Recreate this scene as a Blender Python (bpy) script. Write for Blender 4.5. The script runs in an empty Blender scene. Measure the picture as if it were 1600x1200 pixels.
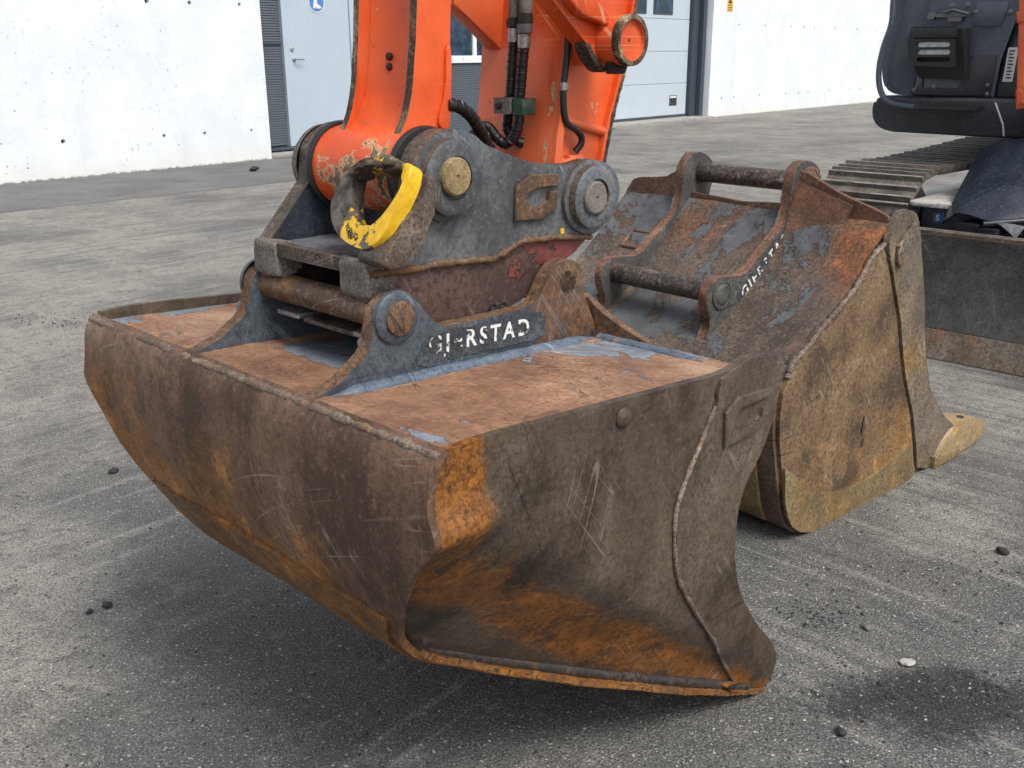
import bpy, bmesh, math, random
from mathutils import Vector, Matrix, noise as mnoise
from mathutils.geometry import delaunay_2d_cdt
random.seed(7)
R = math.radians
SC = bpy.context.scene
COL = SC.collection

# ------------------------------------------------------------------ camera
TH, ROLL, CAMH = R(18.3), -math.atan(30 / 4700.0), 1.2
fw = Vector((0, math.cos(TH), -math.sin(TH))); up0 = Vector((0, math.sin(TH), math.cos(TH))); rt0 = Vector((1, 0, 0))
rt = rt0 * math.cos(ROLL) + up0 * math.sin(ROLL)
up = -rt0 * math.sin(ROLL) + up0 * math.cos(ROLL)
cd = bpy.data.cameras.new('camera'); cam = bpy.data.objects.new('camera', cd); COL.objects.link(cam)
m = Matrix((rt, up, -fw)).transposed().to_4x4(); m.translation = Vector((0, 0, CAMH)); cam.matrix_world = m
cd.sensor_width = 36; cd.lens = 1551 / 1600 * 36; cd.clip_start = .05; cd.clip_end = 600
SC.camera = cam

# ------------------------------------------------------------------ sky, sun, exposure
SUN_AZ, SUN_EL = R(-52), R(56)        # azimuth of the sun measured from +X towards +Y
wd = bpy.data.worlds.new('World'); SC.world = wd; wd.use_nodes = True
nt = wd.node_tree; bg = nt.nodes['Background']
sky = nt.nodes.new('ShaderNodeTexSky'); sky.sky_type = 'NISHITA'; sky.sun_disc = False
sky.sun_elevation = SUN_EL; sky.sun_rotation = R(90) - SUN_AZ
sky.dust_density = 3.0; sky.air_density = 1.0; sky.ozone_density = 1.0
hs = nt.nodes.new('ShaderNodeHueSaturation'); hs.inputs['Saturation'].default_value = .38
nt.links.new(sky.outputs[0], hs.inputs['Color']); nt.links.new(hs.outputs[0], bg.inputs['Color'])
bg.inputs["Strength"].default_value = .135
sd = bpy.data.lights.new('sun', 'SUN'); sun = bpy.data.objects.new('sun', sd); COL.objects.link(sun)
sd.energy = 1.9; sd.angle = R(22); sd.color = (1, .95, .88)
sdir = Vector((math.cos(SUN_AZ) * math.cos(SUN_EL), math.sin(SUN_AZ) * math.cos(SUN_EL), math.sin(SUN_EL)))
sun.rotation_euler = sdir.to_track_quat('Z', 'Y').to_euler(); sun.location = sdir * 30
SC.view_settings.view_transform = 'Standard'; SC.view_settings.look = 'None'
SC.view_settings.exposure = .58; SC.view_settings.gamma = 1
SC.render.engine = 'CYCLES'; SC.cycles.use_denoising = True
SC.cycles.max_bounces = 4; SC.cycles.diffuse_bounces = 2; SC.cycles.glossy_bounces = 2
SC.cycles.use_adaptive_sampling = True; SC.cycles.adaptive_threshold = .03

# ------------------------------------------------------------------ node helper
class NT:
    def __init__(s, name, off=None):
        s.mat = bpy.data.materials.new(name); s.mat.use_nodes = True
        s.t = s.mat.node_tree; s.b = s.t.nodes['Principled BSDF']
        s.co = s.node('ShaderNodeTexCoord').outputs['Object']
        if off:                                   # back to the coordinates of the frame the thing was drawn in
            v = s.node('ShaderNodeVectorMath'); v.operation = 'ADD'; s.t.links.new(s.co, v.inputs[0]); v.inputs[1].default_value = off; s.co = v.outputs[0]
        s.xyz = None
    def node(s, ty): return s.t.nodes.new(ty)
    def put(s, sock, v):
        if isinstance(v, bpy.types.NodeSocket): s.t.links.new(v, sock)
        else:
            if isinstance(v, (tuple, list)) and len(v) == 3 and sock.type == 'RGBA': v = (*v, 1)
            sock.default_value = v
    def sep(s, i):
        if s.xyz is None:
            n = s.node('ShaderNodeSeparateXYZ'); s.put(n.inputs[0], s.co); s.xyz = n
        return s.xyz.outputs[i]
    def map(s, scale=(1, 1, 1), rot=(0, 0, 0), loc=(0, 0, 0), vec=None):
        n = s.node('ShaderNodeMapping'); s.put(n.inputs['Vector'], vec or s.co)
        n.inputs['Scale'].default_value = scale; n.inputs['Rotation'].default_value = rot; n.inputs['Location'].default_value = loc
        return n.outputs[0]
    def turn(s, scale, rot, loc=(0, 0, 0)):          # turn first, then stretch: streaks at any heading
        n = s.node('ShaderNodeMapping'); n.vector_type = 'TEXTURE'; s.put(n.inputs['Vector'], s.co)
        n.inputs['Scale'].default_value = tuple(1 / v for v in scale); n.inputs['Rotation'].default_value = rot; n.inputs['Location'].default_value = loc
        return n.outputs[0]
    def noise(s, scale, detail=5, rough=.6, vec=None, dist=0, loc=None):
        n = s.node('ShaderNodeTexNoise'); v = vec or s.co
        if loc is not None: v = s.map(loc=loc, vec=v)
        s.put(n.inputs['Vector'], v); n.inputs['Scale'].default_value = scale
        n.inputs['Detail'].default_value = detail; n.inputs['Roughness'].default_value = rough; n.inputs['Distortion'].default_value = dist
        return n.outputs[0]
    def voro(s, scale, vec=None, feature='F1', out='Distance', rnd=1):
        n = s.node('ShaderNodeTexVoronoi'); s.put(n.inputs['Vector'], vec or s.co); n.feature = feature
        n.inputs['Scale'].default_value = scale; n.inputs['Randomness'].default_value = rnd
        return n.outputs[out]
    def step(s, f, lo, hi, a=0, b=1):
        n = s.node('ShaderNodeMapRange'); n.interpolation_type = 'SMOOTHSTEP'; s.put(n.inputs[0], f)
        for i, v in ((1, lo), (2, hi), (3, a), (4, b)): s.put(n.inputs[i], v)
        return n.outputs[0]
    def lin(s, f, lo, hi, a=0, b=1):
        n = s.node('ShaderNodeMapRange'); s.put(n.inputs[0], f)
        for i, v in ((1, lo), (2, hi), (3, a), (4, b)): s.put(n.inputs[i], v)
        return n.outputs[0]
    def m(s, op, a, b=0, c=0):
        n = s.node('ShaderNodeMath'); n.operation = op
        s.put(n.inputs[0], a); s.put(n.inputs[1], b); s.put(n.inputs[2], c); return n.outputs[0]
    def mul(s, *a):
        r = a[0]
        for v in a[1:]: r = s.m('MULTIPLY', r, v)
        return r
    def add(s, *a):
        r = a[0]
        for v in a[1:]: r = s.m('ADD', r, v)
        return r
    def mix(s, f, a, b):
        n = s.node('ShaderNodeMix'); n.data_type = 'RGBA'
        s.put(n.inputs[0], f); s.put(n.inputs[6], a); s.put(n.inputs[7], b); return n.outputs[2]
    def line(s, f, c, w):            # thin contour line of a field
        return s.step(s.m('ABSOLUTE', s.m('SUBTRACT', f, c)), 0, w, 1, 0)
    def bump(s, h, dist, strength=1, normal=None):
        n = s.node('ShaderNodeBump'); s.put(n.inputs['Height'], h); n.inputs['Distance'].default_value = dist
        n.inputs['Strength'].default_value = strength
        if normal is not None: s.put(n.inputs['Normal'], normal)
        return n.outputs[0]
    def out(s, color, rough=.6, metal=0, normal=None, spec=.5):
        s.put(s.b.inputs['Base Color'], color); s.put(s.b.inputs['Roughness'], rough); s.put(s.b.inputs['Metallic'], metal)
        s.put(s.b.inputs['Specular IOR Level'], spec)
        if normal is not None: s.put(s.b.inputs['Normal'], normal)
        return s.mat
    def scratches(s, amt=.5, sc=1.0, rx=0.0):
        r = None
        for k, (rot, st, c) in enumerate((((.4, .2 + rx, .9), (64, 1.3, 1.3), .5), ((.9 - rx, .7, -.6 + rx), (1.6, 52, 1.6), .52))):
            f = s.noise(sc, 0, .4, s.turn(st, rot, (k * 3.1, k, 2)))
            l = s.line(f, c, .005 + .012 * amt)
            r = l if r is None else s.m('MAXIMUM', r, l)
        return s.mul(r, s.step(s.noise(6 * sc, 2, .6, loc=(rx * 5 + 1, 3, 2)), .52, .66))

def simple(name, col, rough=.5, metal=0, var=.25, sc=12, bump=.0006, spec=.5, dirt=None):
    s = NT(name); n = s.noise(sc, 6, .65); d = tuple(c * (1 - var) for c in col)
    c = s.mix(s.lin(n, .3, .7), d, col)
    if dirt:
        c = s.mix(s.mul(s.step(s.noise(sc * .6, 8, .7, loc=(4, 2, 9)), .48, .7), dirt[1]), c, dirt[0])
    rr = s.lin(s.noise(sc * 3, 4, loc=(3, 3, 3)), .3, .7, max(.02, rough - .1), min(1, rough + .12))
    return s.out(c, rr, metal, s.bump(s.noise(sc * 14, 4), bump, .6), spec)

def worn(name, dark, mid, light, orange=(.30, .115, .02), o_amt=.35, o_sc=5, paint=None, p_amt=0, p_sc=7, p_st=(1, 1, 1),
         streak=None, scratch=.5, rough=.62, metal=.0, maskf=None, pmaskf=None, pits=1.0, sc=1.0, dusty=0, off=None, grain=1.0, mott=.7, wts=(.48, .28, .24), spec=.40):
    """steel whose paint has worn off: mottled oxide, orange rust, left-over paint chips, scratches, pits"""
    s = NT(name, off); dk0, lt0 = dark, light
    dark = tuple(m_ + (d - m_) * mott for d, m_ in zip(dark, mid)); light = tuple(m_ + (d - m_) * mott for d, m_ in zip(light, mid))
    n1 = s.noise(3.2 * sc, 4, .62, dist=.4); n2 = s.noise(15 * sc, 5, .74, loc=(5, 1, 2)); n3 = s.noise(105 * sc, 3, .8, loc=(2, 7, 1))
    if streak:
        n1 = s.add(s.mul(n1, .55), s.mul(s.noise(1, 4, .6, s.map(streak)), .45))
    f = s.add(s.mul(n1, wts[0]), s.mul(n2, wts[1]), s.mul(n3, wts[2]))
    c = s.mix(s.step(f, .42, .52), dark, mid); c = s.mix(s.step(f, .50, .62), c, light)
    # fine grain: dark grime in the pores, pale rubbed highs
    gm = s.step(n1, .42, .58)
    c = s.mix(s.mul(s.step(n3, .46, .34), .25 * grain), c, tuple(v * .5 for v in dk0)); c = s.mix(s.mul(s.step(n3, .49, .40), gm, .5 * grain), c, tuple(v * .38 for v in dk0))
    c = s.mix(s.mul(s.step(n3, .57, .68), .45 * grain), c, tuple(min(1, v * 1.3 + .02) for v in lt0))
    o = s.add(s.mul(s.noise(o_sc, 4, .66, loc=(8, 4, 4)), .60), s.mul(n2, .40))
    if maskf is not None: o = s.add(o, s.mul(s.m('SUBTRACT', maskf(s), .5), .55))
    om = s.step(o, .58 - .3 * o_amt, .82 - .3 * o_amt)
    oc = s.mix(s.step(n3, .38, .60), tuple(v * .42 for v in orange), orange)
    oc = s.mix(s.step(n2, .56, .66), oc, tuple(min(1, v * 1.55) for v in orange))
    oc = s.mix(s.mul(s.step(n1, .56, .42), .6), oc, tuple(v * .5 for v in orange))
    oc = s.mix(s.mul(s.step(n2, .47, .38), .7), oc, tuple(v * .8 for v in dark))
    c = s.mix(s.mul(om, .93), c, oc)
    h = s.add(s.mul(n3, .6), s.mul(n2, .6))
    rr = s.lin(f, .38, .62, rough + .14, rough - .12)
    if paint:
        pv = s.map(p_st)
        pf = s.add(s.mul(s.noise(p_sc, 5, .66, pv, .7, loc=(1, 9, 3)), .7), s.mul(n2, .3))
        if pmaskf is not None: pf = s.add(pf, s.mul(s.m('SUBTRACT', pmaskf(s), .5), .6))
        pm = s.step(pf, .68 - .36 * p_amt, .692 - .36 * p_amt)
        pc = s.mix(s.step(n2, .36, .64), tuple(v * .62 for v in paint), paint)
        pc = s.mix(s.mul(s.step(n3, .55, .62), .55), pc, dark)
        rim = s.mul(s.step(pf, .655 - .36 * p_amt, .68 - .36 * p_amt), s.m('SUBTRACT', 1, pm))
        c = s.mix(s.mul(rim, .6), c, tuple(v * .4 for v in dark))
        c = s.mix(pm, c, pc); h = s.add(h, s.mul(pm, .9)); rr = s.mul(rr, s.lin(pm, 0, 1, 1, .82))
    pit = s.step(s.noise(150 * sc, 1, .5, loc=(9, 9, 1)), .60, .66)
    c = s.mix(s.mul(pit, .75 * pits, s.step(s.noise(4.5 * sc, 2, .5, loc=(1, 1, 6)), .50, .62)), c, tuple(v * .25 for v in dark))
    scm = s.scratches(scratch, 1.0 * sc)
    c = s.mix(s.mul(scm, .5), c, tuple(min(1, v * 1.9 + .09) for v in light))
    dk = s.scratches(scratch * .8, .8 * sc, 1.4)
    c = s.mix(s.mul(dk, .75), c, tuple(v * .25 for v in dark))
    if dusty:
        c = s.mix(s.mul(s.step(s.noise(9, 4, .7, loc=(7, 7, 7)), .42, .7), dusty), c, (.30, .28, .25))
    return s.out(c, rr, metal, s.bump(h, .0022, .85), spec)

def zmask(z0, z1): return lambda s: s.lin(s.sep(2), z0, z1)

# ------------------------------------------------------------------ materials
M = {}
M['shell_a'] = worn('shell_steel', (.062, .034, .022), (.140, .078, .049), (.215, .137, .098), (.32, .132, .026), .60, 3.2, off=(-.40, .48, 0),
                    streak=(11, 11, 1.5), grain=.55, pits=.5, scratch=.7, maskf=lambda s: s.lin(s.add(s.sep(2), s.mul(s.sep(1), -.22), s.mul(s.noise(5, 3, loc=(3, 3, 3)), .26)), .745, .425), rough=.54, mott=1.0, wts=(.66, .18, .16))
M['strip_a'] = worn('heel_strip_steel', (.070, .038, .018), (.150, .080, .032), (.22, .145, .075), (.32, .125, .022), .66, 6, scratch=.3)
M['side_a'] = worn('side_plate_steel', (.032, .022, .015), (.080, .058, .041), (.132, .104, .079), (.27, .098, .015), .36, 6, off=(-.40, .48, 0), mott=1.0, wts=(.66, .20, .14), streak=(7, 7, 2.4), grain=.5, pits=.6, scratch=.75, rough=.50,
                   maskf=lambda s: s.m('MAXIMUM', s.add(s.mul(s.step(s.sep(0), -.70, -.80), s.step(s.sep(2), .52, .62), s.step(s.sep(1), .4, .2), .95), .12),
                        s.mul(s.step(s.m('ABSOLUTE', s.add(s.sep(2), s.mul(s.sep(0), .74), .03)), .14, .02), .80)))
M['top_a'] = worn('top_plate_steel', (.140, .070, .044), (.250, .136, .082), (.40, .250, .158), (.42, .20, .065), .26, 4, off=(-.40, .48, 0), paint=(.20, .245, .29), p_amt=.13, p_sc=9, p_st=(1.5, 1.0, 1), scratch=.7, rough=.60, grain=.5, mott=.95, wts=(.64, .22, .14),
                  pmaskf=lambda s: s.add(.34, s.mul(s.step(s.add(s.sep(1), s.mul(s.sep(0), .35)), .06, .16), s.step(s.sep(1), .30, .27), .34), s.mul(s.step(s.sep(1), .84, .95), .5), s.mul(s.step(s.sep(1), .33, .36), s.step(s.sep(1), .62, .58), s.step(s.sep(0), -.72, -.66), .5), s.mul(s.step(s.sep(1), .30, .20), .24)))
M['ear_a'] = worn('ear_steel', (.014, .017, .021), (.062, .077, .092), (.110, .134, .156), (.19, .098, .048), .12, 6, off=(-.40, .48, 0), mott=.5, grain=.6, scratch=1.0, rough=.45, pits=.5, maskf=lambda s: s.add(.42, s.mul(s.step(s.sep(0), -.39, -.33), .62)))
M['rust_edge'] = worn('rusty_edge_steel', (.045, .027, .018), (.125, .072, .042), (.22, .138, .088), (.27, .115, .032), .35, 9, scratch=.3, rough=.7)
M['pin'] = worn('rusty_pin_steel', (.040, .026, .019), (.125, .078, .046), (.23, .158, .102), (.30, .135, .04), .42, 7, scratch=.8, rough=.5)
M['darkpin'] = worn('dark_pin_steel', (.022, .019, .018), (.075, .062, .054), (.33, .29, .26), (.20, .10, .05), .30, 5, scratch=.5, rough=.38, metal=.25, streak=(14, 2.2, 14))
M['rod'] = worn('dark_weld_steel', (.018, .015, .014), (.035, .03, .027), (.075, .06, .05), (.16, .07, .02), .18, 8, rough=.42)
M['bead'] = worn('weld_bead_steel', (.07, .05, .04), (.15, .11, .085), (.27, .225, .185), (.33, .17, .06), .25, 18, sc=2, rough=.7)
M['bluefillet'] = worn('blue_grey_weld_paint', (.035, .045, .060), (.095, .125, .165), (.165, .205, .255), (.30, .16, .06), .20, 9, mott=.5, grain=.6, scratch=.6, rough=.45)
M['coupler'] = worn('coupler_grey_paint', (.036, .039, .043), (.104, .114, .124), (.158, .176, .190), (.16, .10, .055), .26, 7, mott=.8, grain=.6, wts=(.6, .22, .18), scratch=1.0, rough=.45, pits=.6)
M['coupler_rust'] = worn('coupler_worn_edge', (.028, .022, .018), (.090, .070, .055), (.20, .172, .150), (.20, .10, .04), .25, 10, scratch=.6, rough=.55, sc=1.6)
M['red'] = worn('worn_red_plate', (.040, .026, .022), (.095, .055, .047), (.14, .085, .074), (.15, .075, .04), .12, 6, off=(-.40, .48, .80), paint=(.20, .052, .048), p_amt=.36, p_sc=6, scratch=1.0, rough=.5,
                pmaskf=lambda s: s.add(.22, s.mul(s.step(s.sep(2), .80, .86), s.step(s.sep(0), -.58, -.36), .45)))
M['jaw'] = worn('jaw_cast_steel', (.060, .054, .046), (.135, .122, .104), (.24, .225, .20), (.20, .12, .055), .15, 14, sc=2, rough=.62)
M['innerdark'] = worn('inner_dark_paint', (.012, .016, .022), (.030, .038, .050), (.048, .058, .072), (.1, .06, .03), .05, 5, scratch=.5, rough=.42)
M['deck'] = worn('deck_steel', (.10, .105, .115), (.21, .22, .24), (.33, .345, .37), (.2, .12, .07), .1, 5, scratch=.9, rough=.38, streak=(3, 40, 6), metal=.3)
M['orange'] = None
def orange_paint():
    s = NT('orange_paint', (3.6, .48, 0)); n = s.noise(6, 6, .6); n2 = s.noise(40, 6, .7, loc=(3, 1, 1)); n3 = s.noise(2.2, 3, .5, loc=(1, 5, 1))
    c = s.mix(s.step(n, .38, .62), (.58, .066, .010), (.70, .105, .022))
    c = s.mix(s.mul(s.step(n3, .46, .62), .65), c, (.74, .175, .070)); c = s.mix(s.mul(s.step(s.noise(1, 4, .65, s.map((16, 16, 1.6), loc=(3, 1, 0))), .56, .70), .45), c, (.30, .052, .018))
    chip = s.add(s.mul(s.noise(9, 6, .65, loc=(7, 2, 2)), .7), s.mul(n2, .3))
    # chips gather low on the nose where the hook knocks
    chip = s.add(chip, s.mul(s.step(s.sep(2), 1.10, 1.02), s.step(s.sep(0), -.50, -.56), .13), s.mul(s.step(s.m('ABSOLUTE', s.add(s.sep(1), -.405)), .012, .003), .05))
    cm = s.step(chip, .655, .672)
    c = s.mix(s.mul(s.step(chip, .638, .655), s.m('SUBTRACT', 1, cm)), c, (.52, .45, .26))
    cc = s.mix(s.step(n2, .42, .58), (.06, .045, .03), (.20, .14, .08))
    c = s.mix(cm, c, cc)
    sp = s.step(s.noise(90, 2, .5, loc=(2, 2, 9)), .74, .78); c = s.mix(sp, c, (.05, .03, .02))
    sc_ = s.scratches(.8, .9); c = s.mix(s.mul(sc_, .6), c, (.16, .04, .02)); sc2 = s.scratches(.6, .7, 1.4); c = s.mix(s.mul(sc2, .6), c, (.62, .45, .28))
    rr = s.lin(n, .3, .7, .30, .48)
    return s.out(c, s.m('MAXIMUM', rr, s.mul(cm, .75)), 0, s.bump(s.add(s.mul(cm, -1), s.mul(n2, .25)), .0012, .7, s.bump(n3, .01, .25)))
M['orange'] = orange_paint()
M['chipedge'] = worn('chipped_edge_steel', (.020, .014, .011), (.055, .040, .030), (.22, .17, .10), (.40, .33, .18), .36, 22, sc=2.2, rough=.68, mott=1.0)
def hook_paint():
    s = NT('yellow_hook_paint', (-.40, .48, .80)); n = s.noise(14, 6, .65); n2 = s.noise(60, 5, .7, loc=(3, 1, 1))
    y = s.mix(s.step(n2, .35, .7), (.62, .36, .012), (.80, .50, .02))
    st = s.mix(s.step(n2, .38, .62), (.035, .027, .022), (.15, .125, .105))
    # bare steel where the slings rub: the free tip and the inner bow
    f = s.add(s.mul(n, .55), s.mul(s.lin(s.sep(1), .368, .425), .6))
    mk = s.step(f, .60, .625)
    mk = s.m('MAXIMUM', mk, s.step(s.add(s.mul(s.noise(22, 4, .7, loc=(4, 4, 8)), .7), s.mul(n2, .3)), .54, .57))
    c = s.mix(mk, y, st)
    return s.out(c, s.lin(mk, 0, 1, .38, .55), s.mul(mk, .3), s.bump(s.add(n2, s.mul(mk, -.8)), .0008, .8))
M['hook'] = hook_paint()
M['yellow'] = simple('yellow_paint', (.78, .48, .02), .42, var=.3, sc=30, dirt=((.05, .04, .03), .85))
M['latch'] = worn('dirty_latch_paint', (.020, .016, .013), (.060, .046, .034), (.12, .10, .08), (.10, .07, .04), .1, 9, paint=(.70, .42, .02), p_amt=.42, p_sc=22, sc=2, rough=.45)
M['white'] = simple('white_letter_paint', (.72, .72, .70), .5, var=.1, sc=40)
def letters_mat():
    s = NT('worn_white_lettering'); a = s.noise(26, 5, .65); b = s.noise(70, 4, .6, loc=(4, 2, 1))
    k = s.step(s.add(s.mul(a, .7), s.mul(b, .3)), .515, .54)
    sc_ = s.scratches(.9, 1.6)
    c = s.mix(s.m('MAXIMUM', k, sc_), (.66, .67, .66), (.035, .038, .042))
    return s.out(c, .5)
M['letters'] = letters_mat()
M['decal'] = worn('dark_stencil_paint', (.020, .024, .028), (.044, .052, .061), (.10, .12, .14), (.2, .1, .04), .1, 9, scratch=1.0, rough=.42, mott=1.0, sc=1.5)
M['rubber'] = simple('black_hose_rubber', (.014, .014, .015), .38, var=.4, sc=60, bump=.0004)
M['blackring'] = simple('black_seal', (.02, .02, .021), .45, var=.4, sc=40)
M['zinc'] = worn('hose_fitting_zinc', (.16, .15, .14), (.40, .39, .38), (.62, .61, .60), (.3, .2, .1), .05, 20, rough=.3, metal=.7, sc=3)
M['bolt'] = simple('bolt_steel', (.16, .165, .17), .4, .5, var=.4, sc=80)
M['bolt_dark'] = simple('dark_bolt_steel', (.03, .028, .026), .5, .3, var=.4, sc=80)
M['green'] = simple('green_clamp_paint', (.012, .075, .045), .45, var=.35, sc=40, dirt=((.14, .13, .115), .8))
M['clampgrey'] = worn('clamp_steel', (.05, .055, .045), (.15, .14, .12), (.24, .22, .19), (.2, .13, .06), .2, 20, sc=3)
M['pinface1'] = worn('greasy_pin_face', (.06, .045, .025), (.24, .175, .08), (.45, .36, .20), (.35, .24, .08), .4, 60, sc=6, rough=.8)
M['pinface2'] = worn('pin_face_steel', (.08, .072, .062), (.165, .15, .132), (.23, .21, .19), (.2, .13, .07), .1, 40, sc=5, rough=.7)
# digging bucket
M['shell_b'] = worn('digging_shell_steel', (.040, .030, .024), (.120, .088, .068), (.190, .152, .126), (.25, .098, .038), .40, 4, off=(.25, .46, 0), paint=(.108, .117, .124), p_amt=.22, p_sc=4.5, p_st=(.8, 1.2, .8), scratch=.8, rough=.55,
                    maskf=lambda s: s.add(.35, s.mul(s.step(s.sep(2), .60, .72), .25), s.mul(s.step(s.sep(1), .16, .05), .18)), pmaskf=lambda s: s.add(.50, s.mul(s.step(s.sep(1), .05, .2), .16)))
M['side_b'] = worn('digging_side_steel', (.062, .040, .025), (.165, .103, .054), (.250, .188, .118), (.32, .150, .034), .50, 3, off=(.25, .46, 0), mott=1.0, wts=(.58, .24, .18), scratch=.9, rough=.6,
                   maskf=lambda s: s.lin(s.add(s.sep(2), s.mul(s.noise(4, 3, loc=(3, 3, 3)), .3)), .70, .15, .10, .66))
M['strip_b'] = worn('side_cutter_steel', (.060, .046, .035), (.145, .116, .088), (.24, .205, .165), (.33, .20, .06), .34, 4, scratch=.9, rough=.58)
M['wear_b'] = worn('corner_wear_steel', (.090, .062, .032), (.200, .140, .068), (.290, .235, .150), (.33, .185, .05), .40, 5, scratch=.5, rough=.62)
M['tooth'] = worn('worn_tooth_steel', (.17, .12, .06), (.33, .24, .13), (.42, .35, .25), (.46, .29, .08), .42, 12, sc=2, rough=.55)
M['ear_b'] = worn('digging_ear_steel', (.028, .028, .027), (.075, .074, .069), (.125, .122, .112), (.18, .08, .04), .18, 6, scratch=.9, rough=.55)
M['rib_b'] = worn('rusty_rib_steel', (.065, .035, .024), (.150, .076, .050), (.22, .125, .086), (.27, .11, .045), .40, 7, scratch=.6, rough=.68)
# machine
M['body'] = None
def body_paint(name, a, b, rough, dust):
    s = NT(name); n = s.noise(5, 6, .6); n2 = s.noise(55, 6, .7, loc=(3, 1, 1))
    c = s.mix(s.step(n, .35, .65), a, b)
    c = s.mix(s.mul(s.step(n2, .52, .72), dust), c, (.16, .165, .17))
    sc_ = s.scratches(.2, .5); c = s.mix(s.mul(sc_, .3), c, (.22, .23, .24))
    sp = s.step(s.noise(110, 2, .5, loc=(2, 6, 9)), .70, .74); c = s.mix(s.mul(sp, .7), c, (.30, .30, .29))
    return s.out(c, s.lin(n2, .3, .7, rough - .06, rough + .14), 0, s.bump(n2, .0004, .5, s.bump(n, .006, .2)))
M['body'] = body_paint('slate_blue_body_paint', (.048, .060, .082), (.066, .080, .105), .28, .25)
M['bodyblack'] = body_paint('black_body_paint', (.010, .012, .016), (.020, .023, .030), .32, .15)
M['gloss'] = body_paint('glossy_guard_paint', (.010, .014, .024), (.018, .024, .038), .16, .12)
M['cast'] = simple('black_plastic', (.012, .012, .013), .5, var=.3, sc=30)
M['lens'] = simple('lamp_glass', (.60, .66, .68), .12, .3, var=.5, sc=60)
M['sticker'] = simple('white_sticker', (.52, .50, .52), .4, var=.15, sc=40)
M['print'] = simple('dark_print', (.03, .03, .035), .5)
M['blue'] = simple('blue_sticker', (.03, .15, .36), .4, var=.2)
M['shoe'] = worn('track_shoe_steel', (.040, .033, .027), (.105, .088, .072), (.19, .168, .145), (.17, .105, .055), .25, 9, scratch=.6, rough=.55, sc=1.5, dusty=.25)
M['shoerib'] = worn('grouser_steel', (.09, .085, .08), (.25, .24, .225), (.46, .45, .43), (.2, .14, .09), .12, 12, rough=.42, metal=.3, sc=2)
M['blade'] = worn('blade_steel', (.040, .037, .036), (.080, .075, .073), (.125, .118, .116), (.15, .10, .06), .12, 4, scratch=.7, rough=.55, dusty=.2)
M['bladeedge'] = worn('cutting_edge_steel', (.09, .07, .055), (.20, .165, .13), (.33, .29, .245), (.30, .13, .05), .45, 6, scratch=.6, rough=.6)
M['dust'] = worn('dusty_frame', (.20, .19, .17), (.38, .37, .34), (.52, .50, .47), (.3, .25, .2), .1, 6, rough=.8)
# building
def wall_mat():
    s = NT('white_painted_concrete', (4, .2, 0)); n = s.noise(1.4, 4, .65); n2 = s.noise(14, 5, .72, loc=(2, 2, 2))
    c = s.mix(s.step(n, .38, .62), (.66, .705, .742), (.74, .775, .80))
    st = s.mul(s.step(s.noise(.8, 4, .65, s.map((2.5, 2.5, .5))), .52, .66), .25); c = s.mix(st, c, (.58, .615, .64))
    low = s.mul(s.step(s.add(s.sep(2), s.mul(n2, .30)), .45, .12), .5); c = s.mix(low, c, (.66, .65, .56))
    base = s.step(s.add(s.sep(2), s.mul(n2, .12)), .085, .055); c = s.mix(base, c, (.16, .16, .14))
    reg = s.step(s.noise(.9, 2, .6, loc=(1.5, 0, 4)), .46, .56)
    pit = s.mul(s.step(s.noise(26, 2, .6, loc=(8, 1, 1)), .675, .70), reg)
    chip = s.mul(s.step(n2, .665, .68), s.step(s.noise(.7, 1, loc=(6, 0, 2)), .5, .6)); k = s.m('MAXIMUM', pit, chip)
    c = s.mix(s.mul(k, .8), c, (.24, .25, .25))
    hl = s.line(s.noise(1, 3, .5, s.map((.5, .5, 9))), .5, .012); c = s.mix(s.mul(hl, .25, s.step(n, .48, .58)), c, (.58, .60, .61))
    return s.out(c, .75, 0, s.bump(s.add(s.mul(n2, .8), s.mul(k, -2.5), s.mul(n, 3)), .006, .8))
M['wall'] = wall_mat()
M['hole'] = simple('dark_tie_hole', (.04, .042, .045), .9)
M['doorpaint'] = simple('pale_blue_door_paint', (.42, .50, .57), .42, var=.06, sc=3, bump=.0003)
M['garage'] = simple('pale_grey_garage_paint', (.46, .53, .59), .45, var=.05, sc=3, bump=.0003)
M['frame'] = simple('dark_blue_frame_paint', (.045, .062, .082), .42, var=.12, sc=4)
M['louvre'] = simple('slate_louvre_paint', (.075, .095, .115), .5, var=.12, sc=4)
M['winwhite'] = simple('white_window_frame', (.75, .78, .80), .4, var=.05)
def glass_mat(name, c):
    s = NT(name); n = s.noise(7, 3, .5)
    return s.out(s.mix(s.step(n, .4, .62), c, tuple(v * 2.2 for v in c)), .06, 0, None, .8)
M['glass'] = glass_mat('dark_window_glass', (.012, .028, .05))
M['signyellow'] = simple('sign_yellow', (.72, .42, .04), .5, var=.1)
M['signblue'] = simple('sign_blue', (.075, .20, .50), .45, var=.08)
M['kerb'] = simple('pale_concrete', (.34, .33, .30), .85, var=.35, sc=10, bump=.003)

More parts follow.
